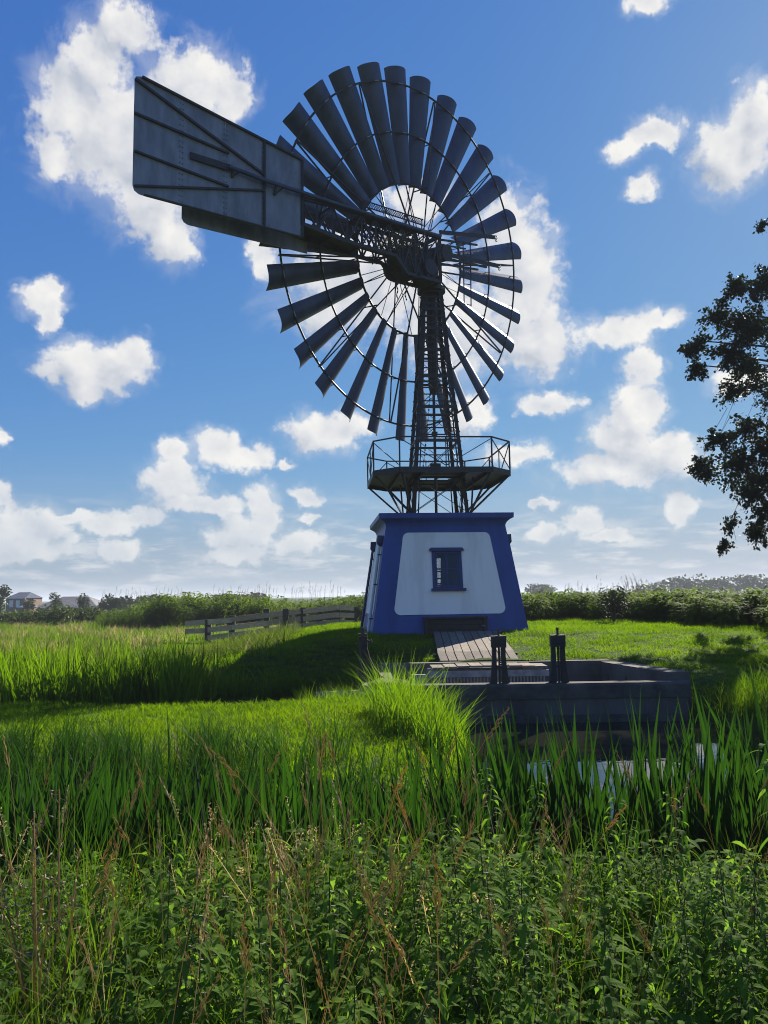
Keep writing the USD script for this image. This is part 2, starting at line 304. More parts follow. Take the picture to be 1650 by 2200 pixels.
YG = (0.95, 1.0, 0.30)
LAWN = leaf("lawn_blade", (0.125, 0.215, 0.003), (0.185, 0.29, 0.005), (1.35, 1.4, 0.4), 0.6, rough=0.7, spec=0.08, wscale=0.9)
FIELD = leaf("field_blade", (0.115, 0.165, 0.030), (0.20, 0.225, 0.070), (1.3, 1.3, 0.6), 0.55, rough=0.7, spec=0.1, wscale=0.25)
REED = leaf("reed_leaf", (0.11, 0.175, 0.022), (0.20, 0.255, 0.06), (1.35, 1.35, 0.6), 0.6, rough=0.65, spec=0.1, wscale=0.35)
IRIS = leaf("iris_blade", (0.023, 0.064, 0.010), (0.046, 0.110, 0.016), (1.2, 1.35, 0.5), 0.48, rough=0.5, spec=0.2, wscale=0.8)
SEDGE = leaf("sedge_blade", (0.11, 0.20, 0.008), (0.19, 0.29, 0.02), (1.35, 1.4, 0.5), 0.68, rough=0.6, spec=0.15, wscale=1.2)
REED2 = leaf("ditch_reed", (0.045, 0.10, 0.010), (0.10, 0.185, 0.018), (1.3, 1.35, 0.5), 0.5, rough=0.5, spec=0.25, wscale=1.2)
WEED = leaf("weed_blade", (0.08, 0.155, 0.014), (0.18, 0.26, 0.045), (1.3, 1.3, 0.5), 0.55, rough=0.6, spec=0.12, wscale=0.9)
NETTLE = leaf("nettle_leaf", (0.115, 0.205, 0.036), (0.245, 0.335, 0.085), (1.3, 1.4, 0.55), 0.62, rough=0.7, spec=0.05, wscale=1.3)
NSTEM = leaf("nettle_stem", (0.05, 0.07, 0.025), (0.10, 0.09, 0.045), (1, 1, 0.6), 0.1, wscale=1.0)
DRY = leaf("dry_grass", (0.34, 0.285, 0.16), (0.52, 0.44, 0.27), (1.25, 1.15, 0.9), 0.62, wscale=1.5)
PLUME = leaf("reed_plume", (0.12, 0.10, 0.07), (0.21, 0.185, 0.13), (1.1, 1.0, 0.8), 0.3, wscale=1.0)
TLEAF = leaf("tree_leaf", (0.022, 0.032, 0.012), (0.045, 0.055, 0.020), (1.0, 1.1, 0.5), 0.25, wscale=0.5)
FARLEAF = leaf("far_tree_leaf", (0.035, 0.055, 0.020), (0.07, 0.095, 0.032), (1.0, 1.1, 0.5), 0.25, wscale=0.12)
BUSH = leaf("bush_leaf", (0.075, 0.11, 0.03), (0.13, 0.165, 0.055), (1.1, 1.1, 0.6), 0.3, wscale=0.2)

# ------------------------------------------------------------------ terrain
POND = Polygon([(0.75, 5.35), (2.5, 5.0), (5.0, 5.1), (7.2, 5.6), (8.6, 6.6), (8.2, 8.0), (7.0, 9.8), (6.0, 11.6), (5.3, 13.0), (5.1, 13.6), (0.5, 13.6), (0.9, 12.2), (1.35, 10.6), (1.2, 8.6), (0.7, 7.4), (0.2, 6.6)])
DITCH_NEAR = Polygon([(0.8, 5.4), (0.4, 6.8), (-3, 7.0), (-9, 7.2), (-16, 7.4), (-16, 6.0), (-9, 5.9), (-3, 5.6)])
DITCH_FAR = Polygon([(-0.2, 13.7), (-0.2, 15.9), (-1.2, 16.6), (-3.4, 16.4), (-6, 16.0), (-12, 16.6), (-40, 19.0), (-40, 15.0), (-12, 14.4), (-6, 14.0), (-3.6, 13.5), (-2.5, 13.3), (-1.0, 13.6)])
WET = shapely.union_all([POND, DITCH_NEAR, DITCH_FAR])
BASIN = Polygon([(-0.1, 13.55), (4.98, 13.55), (4.40, 16.25), (0.1, 16.25)])


def sm(x): x = np.clip(x, 0, 1); return x * x * (3 - 2 * x)


def land(x, y):
    r = np.hypot((x - 2.5) / np.where(x < 2.5, 7.1, 12.5), (y - 24) / np.where(y > 24, 16.0, 13.0))
    h = 0.25 + 0.95 * sm((1.35 - r) / 0.8)
    h = h + 0.10 * np.exp(-((y - 35) / 3.0) ** 2 - ((x + 3.5) / 2.6) ** 2)
    slope = 0.80 + (y - 16.2) * 0.115 - np.clip(x - 5, 0, 6) * 0.03
    h = np.where(y < 22, np.minimum(h, np.maximum(slope, 0.35)), h)
    near = 0.55 - 0.05 * np.abs(np.sin(x * 0.7))
    h = np.where(y < 13.2, 0.5 + 0.0 * x, h)
    h = np.where(y < 5.6, near, h)
    return h


def height(x, y):
    x, y = np.broadcast_arrays(np.asarray(x, float), np.asarray(y, float))
    sh = x.shape; xf, yf = x.ravel(), y.ravel()
    h = land(xf, yf)
    close = (np.abs(xf) < 45) & (yf > -5) & (yf < 40)
    h = h + 0.10 * (meshkit.fbm(np.stack([xf * 0.9, yf * 0.9, 0 * xf], -1), 3, 5) - 0.5)
    idx = np.nonzero(close)[0]
    pts = shapely.points(xf[idx], yf[idx])
    inside = shapely.contains(WET, pts); d = shapely.distance(WET, pts); di = shapely.distance(WET.boundary, pts)
    hh = h[idx]
    w = np.where(yf[idx] < 5.6, 0.9, np.where(yf[idx] > 15.5, 1.5, 0.9))
    hh = np.where(inside, -np.minimum(0.6, 0.03 + di * 0.7), -0.03 + (hh + 0.03) * sm(d / w * 0.75 + 0.05))
    inb = shapely.contains(BASIN, pts); hh = np.where(inb, -0.5, hh)
    h[idx] = hh
    return h.reshape(sh)


def build_ground():
    def axis(lo, hi, step, far, k=1.35):
        a = list(np.arange(lo, hi + 1e-6, step)); s = step
        up_, dn = [a[-1]], [a[0]]
        while up_[-1] < far: s *= k; up_.append(up_[-1] + s)
        s = step
        while dn[-1] > -far: s *= k; dn.append(dn[-1] - s)
        return np.array(dn[:0:-1] + a + up_[1:])
    xs, ys = axis(-13, 13, 0.14, 4000), axis(1.0, 32, 0.14, 4000)
    X, Y = np.meshgrid(xs, ys, indexing="ij"); Z = height(X, Y)
    nx, ny = X.shape
    i, j = np.meshgrid(np.arange(nx - 1), np.arange(ny - 1), indexing="ij")
    q = np.stack([i * ny + j, (i + 1) * ny + j, (i + 1) * ny + j + 1, i * ny + j + 1], -1).reshape(-1, 4)
    single("ground", MB().raw(np.stack([X, Y, Z], -1).reshape(-1, 3), q), GROUND, kind="structure", smooth=True)


build_ground()
wat = MB()
allwet = shapely.union_all([POND.buffer(0.25), DITCH_NEAR.buffer(0.25), DITCH_FAR.buffer(0.2), BASIN.buffer(-0.02)])
for g1 in getattr(allwet, "geoms", [allwet]):
    v, f = trimesh.creation.triangulate_polygon(g1, engine="earcut")
    wat.raw(np.c_[v, np.zeros(len(v))], f)
single("water", wat, WATER, kind="structure")

# ------------------------------------------------------------------ pump house
HO = V(1.52, 22.23, 1.2); A5 = math.radians(5.0)
EX, EY, EZ = V(math.cos(A5), math.sin(A5), 0), V(-math.sin(A5), math.cos(A5), 0), V(0, 0, 1)
HB, HT, HH = 2.06, 1.62, 2.86


def half(z): return HB + (HT - HB) * np.asarray(z) / HH


def wall_map(side, out=0.0):
    """(s, z, depth) on a sloping wall -> world; depth runs outwards"""
    ex, ey = ((EX, -EY), (EY, EX), (-EX, EY), (-EY, -EX))[side]
    def fn(p):
        s, z, d = p[:, 0], p[:, 1], p[:, 2]
        k = half(z) + d + out
        return HO + s[:, None] * ex + k[:, None] * ey + z[:, None] * EZ
    return fn


def box2(a, b, c, d): return Polygon([(a, c), (b, c), (b, d), (a, d)])


house = Thing("pump_house", HO, "square blue pump house with sloping walls, white panels and a small window, under the windmill", "building")
WIN = box2(-0.36, 0.30, 1.20, 2.12)
WINB = box2(-0.41, 0.30, 1.10, 2.16)
for side in range(4):
    z0 = -0.45
    edge = 0.0
    outer = Polygon([(-half(z0) , z0), (half(z0), z0), (half(HH), HH), (-half(HH), HH)])
    win = WIN if side == 0 else WINB
    holed = outer.difference(win) if side in (0, 2) else outer
    fn = wall_map(side)
    def wfn(p, fn=fn):
        q = p.copy(); q[:, 0] *= (half(q[:, 1]) + q[:, 2] - 0.002) / half(q[:, 1]); return fn(q)
    m = fill(holed, 0.09); m.apply_translation([0, 0, -0.09])
    w = house.part("wall", mapped(m, wfn), BLUE)
    pan = Polygon([(-1.49, 0.49), (1.49, 0.49), (1.16, 2.66), (-1.16, 2.66)]).buffer(-0.16).buffer(0.16)
    if side in (0, 2): pan = pan.difference(win)
    m = fill(pan, 0.012)
    house.part("white_panel", mapped(m, wall_map(side, 0.001)), WHITE, under=w)
    if side == 2:
        fr = MB(); mm = fill(WINB.buffer(0.06, join_style=2).difference(WINB.buffer(-0.03, join_style=2)), 0.06); mm.apply_translation([0, 0, -0.02])
        wp = house.part("window", MB().raw(wall_map(2)(np.asarray(mm.vertices)), mm.faces), DBLUE)
        for zc in (1.34, 1.50, 1.72):
            m2_ = fill(box2(-0.375, 0.265, zc - .02, zc + .02), 0.03); m2_.apply_translation([0, 0, -0.045]); house.part("glazing_bar", MB().raw(wall_map(2)(np.asarray(m2_.vertices)), m2_.faces), DBLUE, under=wp)
        mm = fill(box2(-0.375, 0.265, 1.135, 2.125), 0.004); mm.apply_translation([0, 0, -0.006])
        house.part("pane", MB().raw(wall_map(2)(np.asarray(mm.vertices)), mm.faces), GLASS, under=wp)
    if side == 0:
        fr = MB()
        def add(poly, d0, d1):
            mm = fill(poly, d1 - d0); mm.apply_translation([0, 0, d0]); fr.raw(wall_map(side)(np.asarray(mm.vertices)), mm.faces)
        add(box2(-0.43, 0.37, 1.17, 2.15).difference(box2(-0.345, 0.285, 1.22, 2.10)), -0.03, 0.035)
        wp = house.part("window", fr, DBLUE)
        fr = MB()
        add(box2(-0.343, 0.283, 1.222, 2.098).difference(shapely.union_all([box2(-0.30, -0.05, 1.70, 2.06), box2(-0.01, 0.24, 1.70, 2.06), box2(-0.30, -0.05, 1.26, 1.66), box2(-0.01, 0.24, 1.26, 1.66)])), -0.02, 0.012)
        house.part("sash", fr, DBLUE, under=wp)
        for (a, b, c, d) in ((-0.30, -0.05, 1.70, 2.06), (-0.01, 0.24, 1.70, 2.06), (-0.30, -0.05, 1.26, 1.66), (-0.01, 0.24, 1.26, 1.66)):
            fr = MB(); add(box2(a + .001, b - .001, c + .001, d - .001), -0.008, -0.004); house.part("pane", fr, GLASS, under=wp)
        fr = MB(); add(Polygon([(-0.49, 2.153), (0.43, 2.153), (0.43, 2.20), (0.39, 2.245), (-0.45, 2.245), (-0.49, 2.20)]), -0.01, 0.09); house.part("lintel", fr, DBLUE, under=wp)
        fr = MB(); add(box2(-0.48, 0.44, 1.09, 1.167), -0.01, 0.10); house.part("sill", fr, DBLUE, under=wp)
# floor inside, so that the view through the window ends on something solid
house.part("floor", MB().box(HO + V(0, 0, 0.02), (3.8, 3.8, 0.06), 5), SOIL)
# cornice swept round the square
prof = [(HT - 0.07, HH - 0.03), (HT + 0.004, HH - 0.03), (HT + 0.015, HH + 0.03), (HT + 0.05, HH + 0.09), (HT + 0.11, HH + 0.14), (HT + 0.165, HH + 0.165), (HT + 0.165, HH + 0.18), (HT + 0.195, HH + 0.182), (HT + 0.20, HH + 0.30), (HT + 0.185, HH + 0.315), (0.05, HH + 0.36)]
cv = []
for h_, z_ in prof:
    for a, b in ((-1, -1), (1, -1), (1, 1), (-1, 1)): cv.append(HO + EX * a * h_ + EY * b * h_ + EZ * z_)
cf = [[4 * i + j, 4 * i + (j + 1) % 4, 4 * i + 4 + (j + 1) % 4, 4 * i + 4 + j] for i in range(len(prof) - 1) for j in range(4)]
house.part("cornice", MB().raw(cv, cf), BLUE, smooth=25)
# rain pipes with hopper heads on the side walls
for side, s0, m_ in ((3, 1.38, PIPEW), (3, -1.45, DBLUE), (1, -1.45, DBLUE)):
    fn = wall_map(side)
    q = lambda s, z, d: fn(np.array([[s, z, d]]))[0]
    zz = np.linspace(2.36, -0.1, 5)
    k = lambda z: s0 * half(z) / half(1.2)
    pp = house.part("downpipe", MB().tube([q(k(z), z, 0.075) for z in zz], 0.042, 8), m_, smooth=50)
    hb = MB(); cx = [(k(2.62), 0.11, 2.62), (k(2.5), 0.10, 2.42), (k(2.4), 0.055, 2.33)]
    rings = []
    for s_, r_, z_ in cx: rings += [q(s_ - r_, z_, 0.01), q(s_ + r_, z_, 0.01), q(s_ + r_, z_, 0.01 + 1.5 * r_), q(s_ - r_, z_, 0.01 + 1.5 * r_)]
    ff = [[4 * i + j, 4 * i + (j + 1) % 4, 4 * i + 4 + (j + 1) % 4, 4 * i + 4 + j] for i in range(2) for j in range(4)] + [[0, 1, 2, 3], [8, 9, 10, 11]]
    house.part("hopper", hb.raw(rings, ff), DBLUE, under=pp)
    for z in (0.4, 1.3, 2.1): house.part("bracket", MB().frame_box(q(k(z), z, 0.05), unit(q(1, z, 0) - q(0, z, 0)), unit(q(0, z, 1) - q(0, z, 0)), EZ, 0.13, 0.1, 0.03), DBLUE, under=pp)

# dark timber hatch in front of the foot of the house
hatch = Thing("timber_hatch", HO + V(0.1, -2.3, 0), "dark brown timber hatch box at the foot of the blue pump house wall", "hatch")
fq = lambda s, z, d: wall_map(0)(np.array([[s, z, d]]))[0]
for i in range(3):
    hatch.part("board", MB().frame_box(fq(0.10, 0.04 + 0.125 * i, 0.10 + 0.026 * i), EX, EY, EZ, 1.42, 0.05, 0.118), DWOOD)
hatch.part("top_board", MB().frame_box(fq(0.10, 0.405, 0.08), EX, EY, EZ, 1.66, 0.34, 0.045), DWOOD)
for s_ in (-0.67, 0.87): hatch.part("side_post", MB().frame_box(fq(s_, 0.10, 0.10), EX, EY, EZ, 0.10, 0.16, 0.56), DWOOD)
hatch.part("handle", MB().bar(fq(0.78, 0.20, 0.2), fq(0.86, 0.17, 0.2), 0.02, 0.02), RACK)

# boarded walk from the hatch down to the sluice
deck = Thing("boardwalk", (2.0, 18.3, 1.0), "sloping grey board walk from the pump house down to the sluice", "boardwalk")
for i in range(9):
    a = V(1.30 + 0.186 * i, 19.85 + 0.016 * i, 1.245 + RNG.uniform(-.008, .008)); b = V(1.20 + 0.186 * i, 16.95, 0.945 + RNG.uniform(-.008, .008))
    deck.part("plank", MB().bar(a, b, 0.166, 0.04), DECKW[i % 4])
    c = b + V(-.01, -0.02, 0.0); d = V(1.22 + 0.186 * i, 16.42, 0.80 + RNG.uniform(-.006, .006))
    deck.part("short_plank", MB().bar(c, d, 0.166, 0.04), DECKW[(i + 1) % 4])
deck.part("bearer", MB().bar((1.05, 16.95, 0.86), (2.85, 16.98, 0.86), 0.09, 0.12), DWOOD)
deck.part("bearer", MB().bar((1.1, 18.5, 1.02), (2.9, 18.54, 1.02), 0.09, 0.12), DWOOD)

# ------------------------------------------------------------------ sluice basin
bas = Thing("sluice_basin", (2.6, 14.9, 0), "stained concrete sluice basin at the edge of the pond in front of the pump house", "sluice")


def wallseg(name, p, q_, z0, z1, th, m_=CONC, off=0.0):
    p, q_ = V(*p, 0), V(*q_, 0); d = unit(q_ - p); nn = V(-d[1], d[0], 0)
    zq = np.linspace(0, 1, 2)
    return bas.part(name, MB().frame_box((p + q_) / 2 + nn * off + V(0, 0, (z0 + z1) / 2), d, nn, V(0, 0, 1), np.linalg.norm(q_ - p), th, z1 - z0), m_)


wf = wallseg("front_wall", (0.35, 13.6), (5.14, 13.55), -0.6, 0.40, 0.24)
cap = MB()
for i in range(1):
    prof2 = [(-0.17, 0.402), (0.17, 0.402), (0.17, 0.60), (0.13, 0.655), (-0.14, 0.655), (-0.17, 0.615)]
    m = fill(Polygon(prof2), 4.90); P = np.asarray(m.vertices)
    cap.raw(np.stack([0.30 + P[:, 2], 13.61 - 0.008 * P[:, 2] + P[:, 0], P[:, 1]], -1), m.faces)
bas.part("coping", cap, MOSSC, under=wf)
bas.part("ledge", MB().box((2.76, 13.44, 0.06), (4.62, 0.08, 0.13)), MOSSC, under=wf)
wallseg("back_wall", (-0.15, 16.25), (4.62, 16.25), -0.6, 0.80, 0.22)
wallseg("right_wall", (4.62, 16.13), (5.16, 13.80), -0.6, 0.78, 0.42)
wallseg("left_wall", (-0.02, 16.12), (-0.30, 13.9), -0.6, 0.62, 0.30)
wallseg("left_wall", (-0.46, 13.75), (0.33, 13.62), -0.6, 0.52, 0.24)

# ------------------------------------------------------------------ trash rack
rack = Thing("trash_rack", (1.9, 15.0, 0.5), "pale planked foot bridge with a comb of bars inside the sluice basin", "footbridge")
ns = 9
for i in range(ns):
    x0 = 0.86 + i * 0.245; arch = 0.81 + 0.035 * (1 - ((i - 4) / 4.5) ** 2)
    rack.part("plank", MB().box((x0 + 0.11, 15.05, arch), (0.225, 0.62, 0.035), RNG.uniform(-1.5, 1.5)), DECKW[(i * 2) % 4])
rack.part("beam", MB().bar((0.80, 14.76, 0.71), (3.06, 14.76, 0.71), 0.05, 0.12), RACK)
rack.part("beam", MB().bar((0.80, 15.34, 0.71), (3.06, 15.34, 0.71), 0.05, 0.12), RACK)
for i in range(34): rack.part("bar", MB().bar((0.90 + 0.063 * i, 14.80, 0.65), (0.90 + 0.063 * i, 14.74, -0.3), 0.012, 0.03), RACK)
rack.part("end_post", MB().box((0.62, 14.85, 0.52), (0.3, 0.12, 0.36)), RACK)


# ------------------------------------------------------------------ sluice gears
def gear(x, y, z, label, grp=None):
    t = Thing("sluice_gear", (x, y, z), label, "sluice gear", grp)
    for s_ in (-1, 1):
        p = fill(Polygon([(0.045, 0.77), (0.115, 0.77), (0.115, 0.45), (0.135, 0.2), (0.17, 0.0), (0.045, 0.0)]), 0.10)
        P = np.asarray(p.vertices); f = p.faces if s_ > 0 else p.faces[:, ::-1]
        t.part("side_post", MB().raw(np.stack([x + s_ * P[:, 0], y - 0.05 + P[:, 2], z + P[:, 1]], -1), f), DWOOD)
    t.part("head", MB().box((x, y - 0.01, z + 0.71), (0.25, 0.15, 0.20)), DWOOD)
    rk = MB().box((x + 0.005, y, z + 0.46), (0.032, 0.03, 0.96))
    for k in range(28): rk.box((x + 0.028, y, z + 0.02 + 0.033 * k), (0.02, 0.028, 0.016))
    t.part("rack_bar", rk, STEEL)
    t.part("cross_bar", MB().box((x, y - 0.055, z + 0.28), (0.10, 0.03, 0.05)), DWOOD)
    return t


gear(1.96, 13.60, 0.66, "black sluice gear post with toothed bar standing beside the board walk end")
gear(2.99, 13.60, 0.66, "black sluice gear post with toothed bar standing against the sunlit grass")
g = Thing("sluice_gear", (-0.42, 14.75, 0.4), "dark sluice gear seen from the side with curved brace, left of the basin", "sluice gear")
pf = fill(Polygon([(-0.10, -0.7), (0.06, -0.7), (0.06, 0.2), (0.50, 0.2), (0.52, 0.29), (0.36, 0.36), (0.22, 0.52), (0.12, 0.72), (0.07, 0.92), (0.07, 1.14), (-0.10, 1.14)]), 0.09)
P = np.asarray(pf.vertices)
g.part("curved_post", MB().raw(np.stack([-0.42 + P[:, 0] * 0.9, 14.7 + P[:, 2] - P[:, 0] * .2, 0.38 + P[:, 1] * 0.93], -1), pf.faces), DWOOD)
g.part("guide_post", MB().box((-0.49, 14.62, 0.55), (0.05, 0.06, 1.6)), STEEL)
g.part("gate_board", MB().box((-0.40, 14.63, 0.28), (0.10, 0.05, 0.75)), DWOOD)
g.part("top_clamp", MB().box((-0.44, 14.72, 1.47), (0.17, 0.13, 0.04)), STEEL)
rk = MB().box((-0.44, 14.72, 1.42), (0.05, 0.04, 0.36))
for k in range(5): rk.box((-0.41, 14.72, 1.47 + .028 * k), (0.035, 0.036, 0.014))
g.part("rack_bar", rk, STEEL)
g.part("crank_pin", MB().tube([(-0.36, 14.68, 1.36), (-0.26, 14.66, 1.345)], 0.022, 8).tube([(-0.28, 14.66, 1.345), (-0.265, 14.66, 1.345)], 0.05, 8), STEEL)
sl = MB()
m = fill(Polygon([(-0.30, 13.9), (0.35, 13.72), (0.42, 14.0), (0.12, 14.6), (0.08, 15.6), (-0.12, 15.6), (-0.14, 14.6)]), 0.05); P = np.asarray(m.vertices)
single("stone_slab", MB().raw(np.stack([P[:, 0], P[:, 1], 0.625 + P[:, 2]], -1), m.faces), CONC, "pale concrete slab beside the left sluice gear and tall sedge", "slab")
single("edge_beam", MB().bar((-1.28, 14.35, 0.42), (-0.22, 13.95, 0.50), 0.10, 0.09), DECKW[2], "narrow grey timber beam along the ditch left of the basin", "beam")

# ------------------------------------------------------------------ windmill
WM = V(1.52, 22.23, 4.35)
mill = Thing("windmill", WM, "dark steel multi-bladed windmill with lattice tower, gallery and folded tail vane", "windmill")


def TP(x, y, z): return V(WM[0], WM[1], 0) + EX * x + EY * y + V(0, 0, z)
def th(z): return 0.80 + (0.26 - 0.80) * (z - 4.35) / (11.25 - 4.35)


for a in (-1, 1):
    for b in (-1, 1):
        lg = MB()
        zt, zb = 11.3, 4.4
        p0, p1 = TP(a * th(zb), b * th(zb), zb), TP(a * th(zt), b * th(zt), zt)
        lg.bar(p0 - a * EX * .035, p1 - a * EX * .03, 0.11, 0.012, EY).bar(p0 - b * EY * .035, p1 - b * EY * .03, 0.012, 0.11, EY)
        q0, q1 = p0 - a * EX * .16, p1 - a * EX * .07
        lg.bar(q0, q1, 0.03, 0.05, EY)
        for k in range(24):
            c = p0 + (p1 - p0) * (k + .5) / 24; lg.frame_box(c + a * EX * .012 + b * EY * .01, EX, EY, EZ, 0.05, 0.03, 0.035)
        mill.part("tower_leg", lg, STEEL)
        mill.part("foot_plate", MB().frame_box(p0 + V(0, 0, 0.02 - .0), EX, EY, EZ, 0.24, 0.24, 0.03), STEEL)
levels = [4.5, 5.5, 6.6, 7.6, 8.5, 9.3, 10.0, 10.6, 11.15]
for lv, z in enumerate(levels[1:]):
    for ax_, (a0, a1) in enumerate((((-1, -1), (1, -1)), ((1, -1), (1, 1)), ((1, 1), (-1, 1)), ((-1, 1), (-1, -1)))):
        h_ = th(z); mill.part("girt", MB().bar(TP(a0[0] * h_, a0[1] * h_, z), TP(a1[0] * h_, a1[1] * h_, z), 0.04, 0.06), STEEL)
for z0, z1 in zip(levels[:-1], levels[1:]):
    for a0, a1 in (((-1, -1), (1, -1)), ((1, -1), (1, 1)), ((1, 1), (-1, 1)), ((-1, 1), (-1, -1))):
        for s_ in (0, 1):
            p, q_ = (a0, a1) if s_ == 0 else (a1, a0)
            mill.part("cross_brace", MB().tube([TP(p[0] * th(z0) * .98, p[1] * th(z0) * .98, z0), TP(q_[0] * th(z1) * .98, q_[1] * th(z1) * .98, z1)], 0.010, 4), STEEL)
z = 5.75
while z < 11.0:
    h_ = th(z); mill.part("rung", MB().bar(TP(-h_, -h_ - .02, z), TP(h_, -h_ - .02, z), 0.028, 0.032), STEEL)
    z += 0.20
mill.part("shaft_casing", MB().tube([TP(0, 0, 8.1), TP(0, 0, 8.3), TP(0, 0, 11.4)], [0.10, 0.15, 0.18], 10), STEEL)
mill.part("drive_shaft", MB().tube([TP(0, 0, 4.5), TP(0, 0, 8.3)], 0.04, 8), STEEL)
mill.part("shaft_bearing", MB().box(TP(0, 0, 5.95), (0.3, 0.2, 0.12), 5).box(TP(0, 0, 6.9), (0.16, 0.16, 0.1), 5), STEEL)
ch = MB()
for k in range(60):
    z = 9.4 - k * 0.075; xx = -0.06 - 0.0040 * k * (1 + 0.02 * k)
    ch.frame_box(TP(xx, -th(z) + 0.18, z), EX if k % 2 else EY, EY if k % 2 else EX, EZ, 0.035, 0.010, 0.06)
mill.part("chain", ch, STEEL)
# gallery
OCT = [(-1.25, -1.9), (1.25, -1.9), (1.9, -1.25), (1.9, 1.25), (1.25, 1.9), (-1.25, 1.9), (-1.9, 1.25), (-1.9, -1.25)]
dk = fill(Polygon(OCT).difference(Polygon([(-.45, -.45), (.45, -.45), (.45, .45), (-.45, .45)])), 0.05); P = np.asarray(dk.vertices)
gal = mill.part("gallery_deck", MB().raw(V(WM[0], WM[1], 5.56) + P[:, :1] * EX + P[:, 1:2] * EY + P[:, 2:] * EZ, dk.faces), STEEL)
for i in range(8):
    a, b = OCT[i], OCT[(i + 1) % 8]
    mill.part("fascia", MB().bar(TP(*a, 5.53), TP(*b, 5.53), 0.04, 0.15), STEEL, under=gal)
for x in (-1.2, -.6, .6, 1.2): mill.part("joist", MB().bar(TP(x, -1.85, 5.49), TP(x, 1.85, 5.49), 0.05, 0.10), STEEL, under=gal)
rl = mill.part("railing", MB().bar(TP(-1.25, -1.9, 6.42), TP(1.25, -1.9, 6.42), 0.035, 0.035), STEEL)
for i in range(8):
    a, b = OCT[i], OCT[(i + 1) % 8]
    if i: mill.part("top_rail", MB().bar(TP(*a, 6.42), TP(*b, 6.42), 0.035, 0.035), STEEL, under=rl)
    mill.part("post", MB().bar(TP(*a, 5.6), TP(*a, 6.42), 0.035, 0.035), STEEL, under=rl)
    L_ = math.hypot(b[0] - a[0], b[1] - a[1])
    if L_ > 1.5:
        c = ((a[0] + b[0]) / 2, (a[1] + b[1]) / 2)
        mill.part("post", MB().bar(TP(*c, 5.6), TP(*c, 6.42), 0.025, 0.025), STEEL, under=rl)
        mill.part("brace", MB().bar(TP(*a, 6.38), TP(*c, 5.64), 0.025, 0.02), STEEL, under=rl)
        mill.part("brace", MB().bar(TP(*b, 6.38), TP(*c, 5.64), 0.025, 0.02), STEEL, under=rl)
    else:
        mill.part("brace", MB().bar(TP(*a, 6.38), TP(*b, 5.64), 0.02, 0.02), STEEL, under=rl)
for a in (-1, 1):
    for b in (-1, 1):
        foot = TP(a * (th(4.5) + .03), b * (th(4.5) + .03), 4.45)
        mill.part("strut", MB().bar(TP(a * 1.86, b * 1.2, 5.46), foot, 0.05, 0.05), STEEL)
        mill.part("strut", MB().bar(TP(a * 1.2, b * 1.86, 5.46), foot, 0.045, 0.045), STEEL)
        mill.part("hanger", MB().bar(TP(a * (th(4.5) + .16), b * th(4.5), 5.5), TP(a * (th(4.5) + .08), b * th(4.5), 4.45), 0.04, 0.04), STEEL)

# wheel
WC = V(0.963, 22.807, 12.459); WR = 5.553
wa, wt = math.radians(44.0), math.radians(-8.858)
WU = V(math.cos(wa), math.sin(wa), 0); WN = V(-math.sin(wa), math.cos(wa), 0)
WW = math.cos(wt) * EZ + math.sin(wt) * WN
WA = np.cross(WU, WW)      # axle, towards the tower


def rad(th_): return math.cos(th_) * WU + math.sin(th_) * WW
def tanv(th_): return math.sin(th_) * WU - math.cos(th_) * WW
def wp_(r, th_, a=0.0): return WC + rad(th_) * r * WR + WA * a


